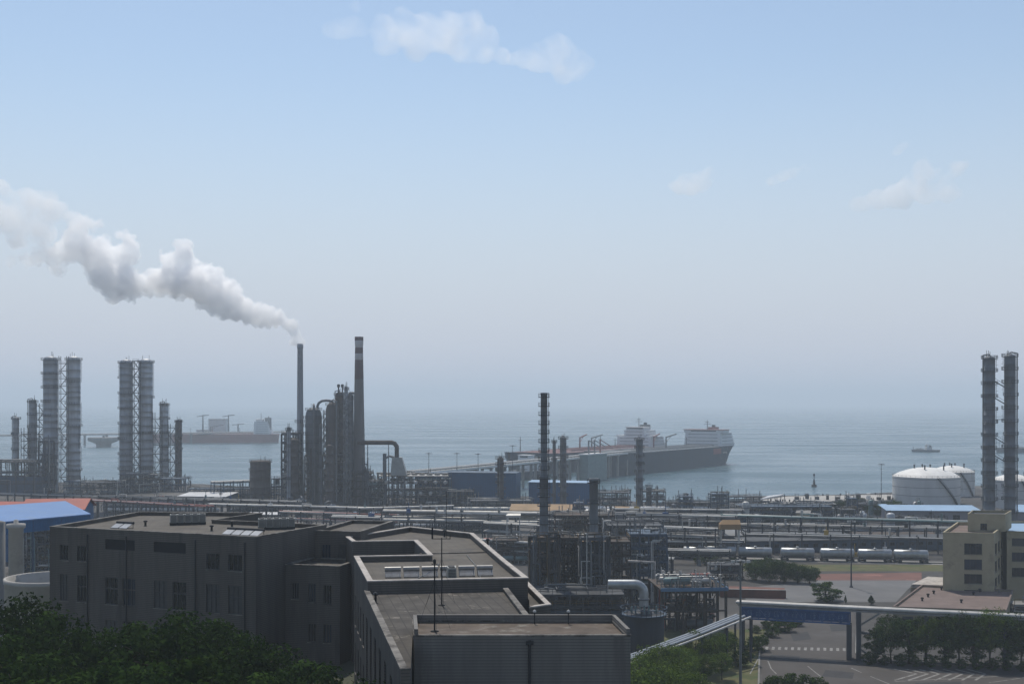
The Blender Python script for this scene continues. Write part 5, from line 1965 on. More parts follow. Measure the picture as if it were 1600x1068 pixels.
# ---- storage tanks
def tank(x, yb, yroof, wpx, label, roof_rise=.14, mat_='tank', stair=True):
    Y = Yat(yb)
    r = wpx / 2 / F * Y / (1 - wpx / 2 / F)
    H = Zat(yroof, Y + r * .5)
    t = thing('storage_tank', label, 'storage tank', (Xat(x, Y + r), Y + r, 0), 0, 'storage tanks by the sea')
    s = MB()
    s.lathe([(r, 0), (r, H)], n=56)
    s.build('shell', M[mat_], t)
    d = MB()
    k = roof_rise * r * 2
    d.lathe([(r * 1.012, H + .02), (r * .8, H + k * .42), (r * .55, H + k * .72), (r * .3, H + k * .92), (r * .02, H + k)], n=48)
    d.build('roof', M['tankroof'], t)
    if stair:
        st = MB()
        n = 20
        pts = []
        for i in range(n + 1):
            a = R(-70 + (-35) * -1 * (i / n) * 1.2 - 20)
            pts.append(Vector((math.cos(a) * (r + .5), math.sin(a) * (r + .5), H * (1 - i / n))))
        for a, b in zip(pts, pts[1:]):
            st.bar(a, b, .9, .35)
            st.bar(a + Vector((0, 0, 1.1)), b + Vector((0, 0, 1.1)), .1)
        st.build('stair', M['steel'], t)
    for i in range(3):
        q = MB()
        zr_ = H * (.33 + .3 * i)
        q.lathe([(r * .999, zr_), (r + .12, zr_), (r + .12, zr_ + .18), (r * .999, zr_ + .18)], n=56, smooth=False)
        q.build('wind_girder', M['pipedim'], t)
    for i in range(5):
        v = MB()
        a, rr = i * 1.3 + .4, r * (.2 + .12 * i)
        v.lathe([(.35, H + k * .5), (.35, H + k + .8), (.6, H + k + .9), (.1, H + k + 1.4)], rr * math.cos(a) * .8, rr * math.sin(a) * .8, 8)
        v.build('vent', M['steel'], t)
    q = MB()
    pts = [Vector((r * math.cos(2 * math.pi * i / 40), r * math.sin(2 * math.pi * i / 40), H)) for i in range(40)]
    q.rail(pts, 1.0, .08, 4, True)
    q.build('handrail', M['pipedim'], t)


tank(1447, 790, 745, 101, 'white domed storage tank with slanting stair, nearest the sea')
tank(1488, 776, 737, 66, 'white domed storage tank standing right behind the nearest one')
tank(1583, 795, 750, 62, 'pale storage tank behind the twin ringed columns')

# ---- ringed twin columns on the right
for x, yt, lab in ((1546, 556, 'tall dark ringed column, first of the pair behind the cream building'), (1578, 553, 'tall dark ringed column nearest the picture edge')):
    column(x, 822, yt, 17, lab, 'shelldark', 13, pw=1.0, ladder=0 if x < 1560 else 180, first=.08, last=.985)
Yt = Yat(822)
t = thing('link_bridge', 'thin dark footbridges joining the two ringed columns', 'footbridge', (Xat(1562, Yt), Yt, 0))
for y in (600, 626, 655, 688, 716):
    q = MB()
    z = Zat(y, Yt)
    w_ = 8 * Yt / F
    k = 1.2 if y != 655 else 0
    q.bar((-w_, 0, z + k), (w_, 0, z - k), .9, .25)
    q.bar((-w_, -.45, z + k + 1.1), (w_, -.45, z - k + 1.1), .1)
    q.build('span', M['steel'], t)

# ---- pale blue roofed building, cream building and annex
a, b = gp(1388, 822), gp(1530, 823)
shed('depot_building', 'lilac grey building with a pale blue roof and a row of windows', 'building', a, b, 12, 0, Zat(797, a.y), 1.0, 'lilac', 'paleblue', ridge='mono', over=1.0, wins=6)
a, b = gp(1360, 806), gp(1412, 807)
shed('depot_building', 'small pale blue roofed annex left of the lilac building', 'building', a, b, 12, 0, Zat(795, a.y), 1.2, 'lilac', 'paleblue', ridge='mono', over=.6, wins=2)
a, b = gp(1580, 812), gp(1640, 814)
shed('depot_building', 'pale blue roofed shed cut off by the picture edge behind columns', 'building', a, b, 18, 0, Zat(799, a.y), 1.5, 'lilac', 'paleblue', ridge='mono', over=.6)

cb = thing('cream_building', 'cream rendered office with a stair penthouse and barred windows', 'building', (0, 0, 0))
Yb = 288.0
cpoly = [(Xat(1478, Yb), Yb + 2), (Xat(1553, Yb), Yb), (Xat(1573, 312), 312), (Xat(1500, 312), 314)]
W = (Vector(cpoly[1]) - Vector(cpoly[0])).length
ops = []
for (ya, yb_) in ((849, 866), (874, 890), (897, 912), (922, 936)):
    ops.append((W * .42, W * .77, Zat(yb_, Yb), Zat(ya, Yb), 'w', None, 2))
ops2 = [(2.5 + 6 * i, 6.2 + 6 * i, Zat(yb_, Yb + 8), Zat(ya, Yb + 8), 'w', None, 2) for (ya, yb_) in ((845, 862), (872, 889), (898, 912)) for i in range(3)]
zt = Zat(833, Yb)
block(cb, cpoly, 0, zt - .6, zt, {0: ops, 1: ops2}, wall='cream', roof='pinkroof', cap='cream', cw=.35)
ph = [(Xat(1512, 298), 298), (Xat(1568, 298), 297), (Xat(1583, 306), 307), (Xat(1524, 306), 308)]
zp = Zat(803, 298)
block(cb, ph, zt - .55, zp - .5, zp, {0: [(3.0, 4.6, Zat(827, 298), Zat(817, 298), 'w')]}, wall='cream', roof='steel', cap='creamdark', cw=.3)
wing = [(Xat(1573, 300), 300), (Xat(1640, 300), 298), (Xat(1640, 325), 325), (Xat(1573, 325), 325)]
ops = [(1.2 + 4.2 * i, 4.2 + 4.2 * i, Zat(yb_, 300), Zat(ya, 300), 'w', None, 2) for (ya, yb_) in ((840, 852), (862, 876), (886, 900)) for i in range(2)]
block(cb, wing, 0, Zat(830, 300) - .4, Zat(830, 300), {0: ops}, wall='cream', roof='paleblue', cap='creamdark', cw=.3)

an = thing('annex_building', 'low annex with a pinkish flat roof and small vents', 'building', (0, 0, 0))
zr = 5.2
apoly = [gp(1395, 950, zr), gp(1572, 956, zr), gp(1583, 924, zr), gp(1440, 916, zr)]
apoly = [(p.x, p.y) for p in apoly]
block(an, apoly, 0, zr, zr + .35, {0: [(2 + 4 * i, 4.2 + 4 * i, 1.5, 3.6, 'w') for i in range(5)]}, wall='creamdark', roof='pinkroof', cap='pinkroof', cw=.3)
for x, y in ((1441, 938), (1450, 932), (1459, 927), (1471, 921), (1502, 941), (1521, 929), (1531, 924)):
    p = gp(x, y, zr)
    q = MB()
    q.lathe([(.22, zr), (.22, zr + .5), (.36, zr + .5), (.36, zr + .75), (.05, zr + .85)], p.x, p.y, 8)
    q.build('vent', M['black'], an)
en = thing('entrance_canopy', 'flat grey canopy in front of the cream building', 'canopy', (0, 0, 0))
zc = 5.5
e0, e1, e2, e3 = gp(1424, 912, zc), gp(1547, 916, zc), gp(1550, 905, zc), gp(1450, 900, zc)
q = MB()
q.prism([(p.x, p.y) for p in (e0, e1, e2, e3)], zc - .9, zc, bottom=True)
q.build('roof', M['coping'], en)
q = MB()
q.prism([(p.x * .999 + .1, p.y + .6) for p in (e0, e1)] + [(e2.x - .3, e2.y - .3), (e3.x + .5, e3.y - .3)], 0, zc - .92)
q.build('wall', M['creamdark'], en)
# roadside pipe tangle by the annex
unit(1528, 1570, 962, 940, 3, 'small dark pipe station in front of the annex', 2, 3, 70, 'steel', 18, 2, tall=2)
unit(1585, 1640, 975, 946, 5, 'pale pipe station at the edge beside the annex', 2, 3, 71, 'concrete', 24, 4, tall=2, pm=('pipe', 'pipe', 'pipedim'))

# ---- pipe bridge over the road
p0, p1 = Vector((45.5, 243.8, 0)), Vector((112, 222.8, 0))
d = p1 - p0
L = d.length
t = thing('pipe_bridge', 'long pipe bridge with a blue girder over the side road', 'pipe bridge', p0, math.atan2(d.y, d.x))
q = MB()
q.box(L / 2, 0, 9.35, L, 2.6, .3)
q.build('deck', M['concrete'], t)
for i, (y, r, mm) in enumerate(((-.75, .34, 'pipe'), (.1, .26, 'pipedim'), (.8, .3, 'pipe'))):
    q = MB()
    q.pipe([(-.5, y, 9.68 + r), (L + .5, y, 9.68 + r)], r, 10)
    q.build('pipe', M[mm], t)
q = MB()
gx = 21.5                                           # end of the blue lattice girder
for y in (-1.25, 1.25):
    q.bar((.5, y, 9.2), (gx, y, 9.2), .3, .3)
    q.bar((.5, y, 7.0), (gx, y, 7.0), .3, .3)
    n = 12
    for i in range(n + 1):
        x = .5 + (gx - .5) * i / n
        q.bar((x, y, 7.0), (x, y, 9.2), .18)
        if i < n:
            x2 = .5 + (gx - .5) * (i + 1) / n
            q.bar((x, y, 7.0 if i % 2 else 9.2), (x2, y, 9.2 if i % 2 else 7.0), .16)
q.build('girder', M['bluesteel'], t)
q = MB()
q.box((gx + .5) / 2, -1.0, 7.2, gx - .8, .08, 1.9)
bn = q.build('blue_panel', M['bluesteel'], t)
rng = random.Random(77)
x = 2.2
while x < gx - 1.5:                                # row of worn pale blue square characters, too worn to read
    q = MB()
    s_ = 1.15
    for k in range(4):
        q.box(x + rng.uniform(0, .2), -1.052, 7.6 + k * .33, s_ * rng.uniform(.5, .95), .02, .09)
    for k in range(3):
        q.box(x + (k - 1) * .42 + rng.uniform(-.05, .05), -1.054, 7.6, .1, .02, rng.uniform(.7, 1.1))
    q.build('character', M['lettering'], bn)
    x += 1.75
for x, w_ in ((.8, .5), (2.4, .4), (gx - .2, .9), (gx + 1.6, .9), (gx + 14, .5), (gx + 28, .5), (L - 2, .5)):
    q = MB()
    for y in (-1.0, 1.0):
        q.bar((x, y, 0), (x, y, 9.34 if x > gx else 6.9), w_)
    q.bar((x, -1, 4.5), (x, 1, 4.5), w_ * .6)
    q.bar((x, -1, 1.2), (x, 1, 4.5), w_ * .35)
    q.build('bent', M['steel'], t)
q = MB()
q.bar((gx + 1.4, -1.2, 6.5), (gx + 5.5, -1.2, 9.3), .35)
q.bar((gx + 1.4, -1.2, 2.5), (gx + 5.0, -1.2, .3), .35)
q.build('brace', M['concrete'], t)
q = MB()
for y in (-.6, .5):
    q.pipe([(gx + 2, y, 5.2), (L, y, 5.0)], .2, 8)
q.build('lower_pipe', M['pipedim'], t)

a, b = gp(1358, 1036), gp(1640, 1046)
t = thing('roadside_fence', 'low dark fence along the road below the tree row', 'fence', (a.x, a.y + 1.4, 0), math.atan2(b.y - a.y, b.x - a.x))
L = (b - a).length
q = MB()
q.box(L / 2, 0, 0, L, .25, .5)
q.build('plinth', M['concrete'], t)
q = MB()
k = 0
while k < L:
    q.bar((k, 0, .5), (k, 0, 1.7), .05)
    k += .5
q.bar((0, 0, 1.6), (L, 0, 1.6), .07)
q.bar((0, 0, .65), (L, 0, .65), .07)
q.build('railing', M['steel'], t)

# sloping silver pipes towards the bridge, elbow duct with its tank, blue edged platform
a, b = Vector((22.0, 211.5, 0)), Vector((44.5, 235.5, 0))
d = b - a
L = d.length
t = thing('sloping_pipe_rack', 'three silver pipes slanting up past green trees to the pipe bridge', 'pipe rack', a, math.atan2(d.y, d.x))
for i in range(4):
    q = MB()
    y = 1.1 - i * .85 - (.5 if i == 3 else 0)
    q.pipe([(-6, y, 5.6), (L * .5, y, 7.2), (L, y, 8.7)], .27 if i != 3 else .2, 10)
    q.build('pipe', M['galv' if i != 3 else 'pipe'], t)
for i in range(5):
    q = MB()
    x = L * i / 4
    z = 5.5 + 3.1 * (x + 6) / (L + 6)
    for y in (-2.0, 1.5):
        q.bar((x, y, 0), (x, y, z - .3), .3)
    q.bar((x, -2.2, z - .35), (x, 1.7, z - .35), .26)
    q.build('bent', M['steel'], t)

Ye = 247.0
t = thing('elbow_duct', 'fat silver duct bending down into the dark round tank', 'duct', (Xat(1006, Ye), Ye, 0))
q = MB()
zc = Zat(912, Ye)
xl = Xat(950, Ye) - Xat(1006, Ye)
pts = [(xl, 0, zc), (xl * .3, 0, zc)]
rb = 1.9
for i in range(0, 7):
    a = R(90 - 15 * i)
    pts.append((-rb + rb * math.cos(a), 0, zc - rb + rb * math.sin(a)))
pts.append((0, 0, Zat(946, Ye)))
q.pipe(pts, .95, 16)
q.build('duct', M['galv'], t)
q = MB()
for zz in (zc - 3.2,):
    q.lathe([(1.0, zz), (1.15, zz), (1.15, zz + .3), (1.0, zz + .3)], n=16)
q.build('flange', M['pipedim'], t)
t = thing('round_tank', 'dark round tank with a blue rim below the silver duct', 'tank', (Xat(1006, Ye), Ye, 0))
zt = Zat(958, Ye)
q = MB()
q.lathe([(4.1, 0), (4.1, zt), (3.9, zt + .05), (2.0, zt + .5), (.4, zt + .8)], n=32)
q.build('shell', M['shadedsteel'], t)
q = MB()
ring(q, zt + .1, 4.0, 4.7, n=28)
q.build('platform', M['steelblue'], t)
rng = random.Random(5)
for i in range(10):
    q = MB()
    a = rng.uniform(0, 6.28)
    q.tube((2.6 * math.cos(a), 2.6 * math.sin(a), zt), (2.6 * math.cos(a), 2.6 * math.sin(a), zt + rng.uniform(.8, 2.2)), .16)
    q.build('nozzle', M['pipegreen'], t)

Yq = 262.0
x0, x1 = 1032, 1138
t = thing('equipment_platform', 'raised platform with a bright blue edge carrying drums and valves', 'platform', (Xat(1085, Yq), Yq, 0), R(4))
Wq = (x1 - x0) * Yq / F
zq = Zat(918, Yq)
Dq = 16.0
q = MB()
q.box(0, Dq / 2, zq - .5, Wq, Dq, .3)
q.build('deck', M['steelrust'], t)
q = MB()
for a, b in (((-Wq / 2, 0), (Wq / 2, 0)), ((Wq / 2, 0), (Wq / 2, Dq))):
    q.bar((a[0], a[1] - .1, zq - .3), (b[0], b[1] - .1, zq - .3), .3, .75)
q.build('edge_beam', M['edgeblue'], t)
q = MB()
for x in (-.48, -.16, .16, .48):
    for y in (.5, Dq * .5, Dq - .5):
        q.bar((x * Wq, y, 0), (x * Wq, y, zq - .5), .5)
q.bar((-.48 * Wq, .5, zq * .5), (.48 * Wq, .5, zq * .5), .3)
q.build('frame', M['steelrust'], t)
q = MB()
q.rail([(-Wq / 2, 0, zq - .2), (Wq / 2, 0, zq - .2), (Wq / 2, Dq, zq - .2)], 1.1, .08, 1.8)
q.build('handrail', M['steel'], t)
rng = random.Random(9)
for i, (x, y, ln, r, mm) in enumerate(((-3.2, 3.0, 2.6, .8, 'pipegreen'), (2.6, 4.2, 1.6, .6, 'pipe'), (-3, 7.5, 3, .55, 'pipe'), (1.5, 9, 3, .5, 'pipe'), (-2, 12, 4, .5, 'pipe'), (3.5, 13.5, 3, .45, 'pipered'))):
    q = MB()
    q.drum((x - ln, y, zq + r + .35), (x + ln, y, zq + r + .35), r, 12)
    for k in (-.6, .6):
        q.box(x + k * ln, y, zq - .2, .25, r * 1.3, .7)
    q.build('drum', M[mm], t)
for i in range(58):
    q = MB()
    x, y = rng.uniform(-Wq * .46, Wq * .46), rng.uniform(.8, Dq - 1)
    hh = rng.uniform(1.0, 2.6)
    q.tube((x, y, zq - .2), (x, y, zq + hh), .13, n=6)
    if i % 2:
        q.lathe([(.05, zq + hh), (.35, zq + hh), (.35, zq + hh + .12), (.05, zq + hh + .14)], x, y, 10)
    q.build('valve', M['pipe'], t)
q = MB()
for i in range(12):
    y = rng.uniform(1, Dq - 1)
    z = zq + rng.uniform(.4, 2.2)
    a, b = rng.uniform(-.48, 0), rng.uniform(.1, .48)
    q.pipe([(a * Wq, y, zq - 3), (a * Wq, y, z), (b * Wq, y, z), (b * Wq, y, zq - 2)], .15, 8)
q.build('pipework', M['pipedim'], t)
unit(1040, 1120, 965, 925, 10, 'dark space of columns and pipes under the blue edged platform', 2, 5, 73, 'steelrust', 30, 4, tall=0, pm=('pipedark', 'pipedark', 'pipered'), Y=266)
t = thing('orange_pipe', 'single pale orange pipe behind the silver elbow duct', 'pipe', (Xat(981, 285), 285, Zat(876, 285)))
MB().pipe([(0, 0, 0), (6.3, 0, -.3), (6.3, 0, -6)], .33, 10).build('pipe', M['coping'], t)
f = MB()
f.bar((1.0, 0, -Zat(876, 285)), (1.0, 0, -.35), .3)
f.build('support', M['steel'], t)
a, b = gp(1125, 932), gp(1228, 934)
t = thing('brick_wall', 'low reddish brick wall with a pale top behind the pipe bridge', 'wall', (a.x, a.y, 0), math.atan2(b.y - a.y, b.x - a.x))
L = (b - a).length
q = MB()
q.box(L / 2, 0, 0, L, .4, 2.0)
q.build('brickwork', banded('red_brick', (.17, .075, .055), (.12, .06, .045), .3, .2), t)
q = MB()
q.box(L / 2, 0, 2.0, L + .1, .55, .15)
q.build('coping', M['paleconc'], t)


# ---- lamp masts
def lamp(x, yb, yt, label, kind='flood', Y=None, m='pipedim', z0=0, r=.2, group='lamp masts'):
    Y = Y or Yat(yb)
    H = Zat(yt, Y) - z0
    t = thing('lamp_mast', label, 'lamp mast', (Xat(x, Y), Y, z0), 0, group)
    q = MB()
    q.tube((0, 0, 0), (0, 0, H), r, r * .55, 10)
    q.lathe([(r * 2.2, 0), (r * 2.2, .25), (r, .5)], n=10)
    q.build('pole', M[m], t)
    q = MB()
    w_ = max(.9, H * .055)
    q.bar((-w_, 0, H - .2), (w_, 0, H - .2), .14)
    q.bar((0, -w_ * .6, H - .2), (0, w_ * .6, H - .2), .14)
    q.lathe([(.1, H - .5), (w_ * .5, H - .45), (w_ * .5, H - .3), (.1, H)], n=12)
    q.build('bracket', M[m], t)
    for dx in (-.9, -.3, .3, .9):
        q = MB()
        q.box(dx * w_, -.2, H - .55, w_ * .42, .35, .4)
        q.build('lamp_head', M['lampglass'], t)
    return t


lamp(670, 786, 707, 'lamp mast standing by the lower blue shed', m='steel')
lamp(714, 784, 707, 'lamp mast behind the left end of the big blue shed', m='steel')
lamp(747, 784, 708, 'short lamp mast above the roof of the big blue shed', m='steelrust')
lamp(801, 780, 695, 'lamp mast at the shore end of the pier', m='steel')
lamp(1377, 800, 724, 'lone lamp mast left of the white storage tanks', m='steel')
lamp(1330, 917, 812, 'dark lamp mast standing on the grey court', m='steel', r=.22)
lamp(1157, 1100, 873, 'tall pale lamp mast rising beside the green trees in front', Y=196, m='pipedim', r=.26)
lamp(697, 870, 745, 'thin dark mast rising behind the notched roof', m='steel', r=.12)
lamp(1128, 795, 775, 'small lamp mast on the quay by the pale deck', m='steel', r=.12)

# ---- quay structures on the shore
for i, (pts, z, lab) in enumerate((([(1128, 800), (1190, 800), (1248, 783), (1205, 783)], 4, 'pale concrete quay deck with slanting edge beside the water'), ([(1186, 781), (1300, 786), (1395, 780), (1395, 772), (1230, 775)], 2.0, 'long pale sandy quay in front of storage tanks'))):
    t = thing('quay_deck', lab, 'quay', (0, 0, 0))
    q = MB()
    pl = [gp(x, y, z) for x, y in pts]
    q.prism([(p.x, p.y) for p in pl], -.5, z)
    q.build('slab', M['paleconc'], t)
    q = MB()
    for a, b in zip(pl, pl[1:]):
        for k in range(6):
            p = a.lerp(b, k / 6)
            q.tube((p.x, p.y, z), (p.x, p.y, z + 1.0), .35, n=8)
    q.build('bollard', M['steel'], t)
unit(1138, 1190, 792, 776, 6, 'open pipe frame standing on the quay deck', 2, 4, 80, 'steel', 12, 0, tall=5)
t = thing('quay_hut', 'white quay canopy roof at the end of the long sandy quay', 'canopy', (0, 0, 0))
q = MB()
pl = [gp(x, y, 7) for x, y in ((1188, 779), (1220, 773), (1226, 771), (1200, 774))]
q.prism([(p.x, p.y) for p in pl], 6.6, 7, bottom=True)
q.build('roof', M['whiteroof'], t)
q = MB()
for p in pl:
    q.bar((p.x, p.y, 0), (p.x, p.y, 6.6), .3)
q.build('post', M['steel'], t)
rngq = random.Random(4)
i = 0
for x in range(1245, 1400, 16):
    p = gp(x, 781 + rngq.uniform(-2, 2), 2.0)
    t = thing('quay_cabinet', '%s small cabinet from the left on the long sandy quay' % ORD[i], 'cabinet', p, rngq.uniform(0, 3), 'cabinets on the sandy quay')
    i += 1
    q = MB()
    w_ = rngq.uniform(1.2, 2.6)
    q.box(0, 0, 0, w_, 1.5, rngq.uniform(1.2, 2.4))
    q.box(0, 0, 2.6, w_ * 1.1, 1.7, .12)
    for dx in (-.45, .45):
        q.bar((dx * w_, 0, 0), (dx * w_, 0, 2.6), .12)
    q.build('body', M[rngq.choice(('steel', 'white', 'steelrust', 'pipedim'))], t)


# ------------------------------------------------------------------ ships, pier, boats
def ship(label, stern, head, Ls, Bm, D, name='tanker', hullm='hull', deckm='deckred', sup=(.04, .17), tiers=5, redband=False, fun='red', cranes=True, seed=0, bridge_w=1.0, wings=True, drop=0):
    """tanker: lofted hull (x from stern to bow), deck, deckhouse tiers with window rows, funnel, masts, hose crane, deck pipes"""
    t = thing(name, label, 'ship', (stern[0], stern[1], SEA_Z), math.atan2(head[1], head[0]))
    st = [0, .02, .06, .12, .2, .5, .8, .88, .94, .98, 1.0]
    bw = [.02, .3, .62, .88, 1, 1, 1, .88, .58, .22, .01]
    bd = [.72, .8, .9, .98, 1, 1, 1, .95, .78, .46, .06]
    xo = [0, .0, 0, 0, 0, 0, 0, 0, 0, .006, .02]
    q = MB()
    rows = []
    for s, a, b, o in zip(st, bw, bd, xo):
        x = s * Ls
        sheer = D * (1 + (.14 * max(0, (s - .86) / .14)) + .02 * max(0, (.1 - s) / .1))
        ha, hb = a * Bm / 2, b * Bm / 2
        rows.append([(x + o * Ls, -hb, sheer), (x + o * Ls * .5, -(ha * .5 + hb * .5), D * .5), (x, -ha, 0), (x, -ha * .9, -3), (x, ha * .9, -3), (x, ha, 0), (x + o * Ls * .5, ha * .5 + hb * .5, D * .5), (x + o * Ls, hb, sheer)])
    n = 8
    vs = [v for r_ in rows for v in r_]
    fs = []
    for j in range(len(rows) - 1):
        for i in range(n - 1):
            fs.append((j * n + i, j * n + i + 1, (j + 1) * n + i + 1, (j + 1) * n + i))
    q.add(vs, fs, False)
    q.add(rows[0], [tuple(range(n))])
    hull = q.build('hull', M[hullm], t)
    q = MB()
    dk = [(r_[0][0], r_[0][1] * .985, r_[0][2] - .05) for r_ in rows] + [(r_[7][0], r_[7][1] * .985, r_[7][2] - .05) for r_ in rows[::-1]]
    q.add(dk, [tuple(range(len(dk)))])
    q.build('deck', M[deckm], t)
    if redband:
        q = MB()
        for sgn in (-1, 1):
            q.box(Ls * .215, sgn * (Bm / 2 + .06), D * .62, Ls * .07, .1, D * .3)
        q.build('painted_panel', M['hullred'], hull)
    q = MB()
    hs = []
    for sgn in (-1, 1):
        q.rail([(Ls * .2, sgn * Bm * .49, D), (Ls * .8, sgn * Bm * .49, D)], 1.2, .12, 8)
    q.build('deck_rail', M['ship'], t)
    x0, x1 = sup[0] * Ls, sup[1] * Ls
    sx = x1 - x0
    H = 3.1
    for k in range(tiers):
        q = MB()
        f = 1 - .05 * k
        w_ = Bm * (.88 - .015 * k) if k < tiers - drop else Bm * .5
        q.box(x0 + sx * .5 + sx * .02 * k, 0, D + k * H, sx * f, w_, H)
        ho = q.build('deckhouse', M['ship'], t)
        for cx_, cy__, sx_, sy_ in ((x0 + sx * .5 + sx * .02 * k + sx * f / 2, 0, .1, w_ * .84), (x0 + sx * .5, w_ / 2, sx * f * .8, .1), (x0 + sx * .5, -w_ / 2, sx * f * .8, .1)):
            q = MB()
            q.box(cx_, cy__, D + k * H + 1.5, sx_, sy_, .35)
            q.build('window_strip', M['glass'], ho)
    zb = D + tiers * H
    zw = zb - drop * H
    if drop:
        q = MB()
        q.box(x1 - sx * .3, 0, zw - .1, sx * .5, Bm * 1.02, .5)
        q.box(x1 - sx * .2, 0, zw + .4, sx * .2, Bm * .98, 1.1)
        q.build('bridge_wing', M['ship'], t)
    q = MB()
    q.box(x1 - sx * .28, 0, zb, sx * .4, Bm * (.95 if wings else .46), 2.7)
    br = q.build('bridge', M['ship'], t)
    q = MB()
    q.box(x1 - sx * .28 + sx * .2, 0, zb + 1.1, .1, Bm * (.6 if wings else .4), 1.0)
    q.build('window_strip', M['glass'], br)
    q = MB()
    q.box(x1 - sx * .3, 0, zb + 2.7, sx * .5, Bm * (1.0 if wings else .5), .35)
    q.build('bridge_roof', M['dullred' if fun == 'red' else 'ship'], t)
    q = MB()
    mh = min(1.0, Ls / 150)
    q.tube((x1 - sx * .35, 0, zb + 2.9), (x1 - sx * .35, 0, zb + 3 + 9 * mh), .5 * mh, .25 * mh, 8)
    q.bar((x1 - sx * .35, -3.5 * mh, zb + 3 + 5 * mh), (x1 - sx * .35, 3.5 * mh, zb + 3 + 5 * mh), .35 * mh)
    q.bar((x1 - sx * .35 + .3, -2 * mh, zb + 3 + 7 * mh), (x1 - sx * .35 + .3, 2 * mh, zb + 3 + 7 * mh), .4 * mh)
    q.build('radar_mast', M['pipedim'], t)
    q = MB()
    q.prism([(x0 + sx * .05, -3.2), (x0 + sx * .42, -2.6), (x0 + sx * .42, 2.6), (x0 + sx * .05, 3.2)], D + H * min(1, tiers - 1), zb + (5 if Ls > 100 else 1.5))
    fu = q.build('funnel', M['dullred' if fun == 'red' else 'pipedim'], t)
    q = MB()
    for y in (-1.2, 0, 1.2):
        q.tube((x0 + sx * .2, y, zb + (5 if Ls > 100 else 1.5)), (x0 + sx * .2, y, zb + (7 if Ls > 100 else 2.2)), .55, n=8)
    q.build('exhaust', M['black'], fu)
    rng = random.Random(seed + 3)
    q = MB()
    for i in range(9):
        y = -Bm * .3 + Bm * .6 * i / 8
        q.tube((x1 + 3, y, D + 1.2), (Ls * rng.uniform(.7, .85), y, D + 1.2), .35, n=6)
    for i in range(12):
        x = x1 + 5 + (Ls * .75 - x1) * i / 11
        q.bar((x, -Bm * .42, D + .8), (x, Bm * .42, D + .8), .35)
    q.build('deck_pipework', M['deckred' if deckm == 'deckred' else 'pipedim'], t)
    for sgn in (-1, 1) if Ls > 100 else ():
        q = MB()
        x = Ls * .52
        q.tube((x, sgn * 6, D), (x, sgn * 6, D + 11), .8, .6, 8)
        q.bar((x, sgn * 6, D + 10.5), (x - 16, sgn * 8, D + 13), .9)
        q.bar((x, sgn * 6, D + 6), (x - 8, sgn * 7, D + 11.5), .4)
        q.build('hose_crane', M['pipedim' if sgn > 0 else 'dullred'], t)
    for s in (.3, .68, .95):
        q = MB()
        hh = (14 if s > .9 else 9) * min(1, Ls / 110)
        q.tube((s * Ls, 0, D), (s * Ls, 0, D + hh), .45, .25, 8)
        q.bar((s * Ls, -2, D + hh * .8), (s * Ls, 2, D + hh * .8), .3)
        q.build('deck_mast', M['pipedim'], t)
    return t


hd = Vector((-.545, -.84)).normalized()
ship('dark hulled tanker with a red roofed white deckhouse at its stern', (200, 1172), hd, 250, 42, 17, deckm='hulldeck', sup=(.03, .16), tiers=4, redband=True, fun='red')
ship('far tanker with red deck and tall white bridge seen beyond the pier', (136, 1185), hd, 250, 42, 16, hullm='hull', sup=(.03, .15), tiers=5, fun='grey', seed=4, wings=False, drop=2)
ship('red hulled tanker moored beside the far pier at the left', (-338, 1760), Vector((-1, -.05)).normalized(), 185, 34, 12, hullm='hullred', deckm='deckred', sup=(.05, .18), tiers=6, fun='grey', seed=7, name='tanker', wings=False)
ship('small white service ship half hidden behind the pier', (22, 935), hd, 46, 11, 6, name='service_ship', hullm='hull', deckm='pipedim', sup=(.2, .55), tiers=3, fun='grey', seed=9)
ship('tiny dark boat far out on the open sea', (Xat(1468, 1420), 1420), Vector((-1, .02)), 32, 7, 2.4, name='small_ship', hullm='hull', deckm='pipedim', sup=(.3, .5), tiers=1, fun='grey', seed=2)
ship('dim grey boat beyond the twin ringed columns', (Xat(1640, 1400), 1400), Vector((-1, .05)), 60, 12, 5, name='small_ship', hullm='hull', deckm='pipedim', sup=(.1, .3), tiers=2, fun='grey', seed=5)

# grey storage blocks on the far pier beside the red ship
for x0, x1, yt, lab in ((328, 354, 655, 'pale grey tall store block on the far pier behind red ship'), (309, 326, 672, 'low grey store block on the far pier behind red ship')):
    Yf = 1815
    t = thing('pier_store', lab, 'store', (Xat((x0 + x1) / 2, Yf), Yf, 0))
    W = (x1 - x0) * Yf / F
    q = MB()
    q.box(0, 0, 4, W, 14, Zat(yt, Yf) - 4)
    for i in range(6):
        q.bar((-W / 2 + W * i / 5, -7.1, 4), (-W / 2 + W * i / 5, -7.1, Zat(yt, Yf)), .6)
    q.build('wall', M['white'], t)
    q = MB()
    q.box(0, 0, Zat(yt, Yf) + .02, W * 1.04, 15, .8)
    q.build('roof', M['pipedim'], t)
for x, yt, lab in ((317, 648, 'thin jib crane on the far pier, left of pale store'), (357, 648, 'thin jib crane on the far pier, right of pale store'), (372, 662, 'short loading arm on the far pier before white deckhouse')):
    Yf = 1800
    t = thing('jib_crane', lab, 'crane', (Xat(x, Yf), Yf, 2), 0, 'cranes on the far pier')
    H = Zat(yt, Yf) - 2
    q = MB()
    q.tube((0, 0, 0), (0, 0, H), 1.4, .8, 8)
    q.build('post', M['pipedim'], t)
    q = MB()
    q.bar((-9, 0, H * .92), (9, 0, H), 1.0)
    q.bar((0, 0, H), (9, 0, H), .4)
    q.build('jib', M['pipedim'], t)


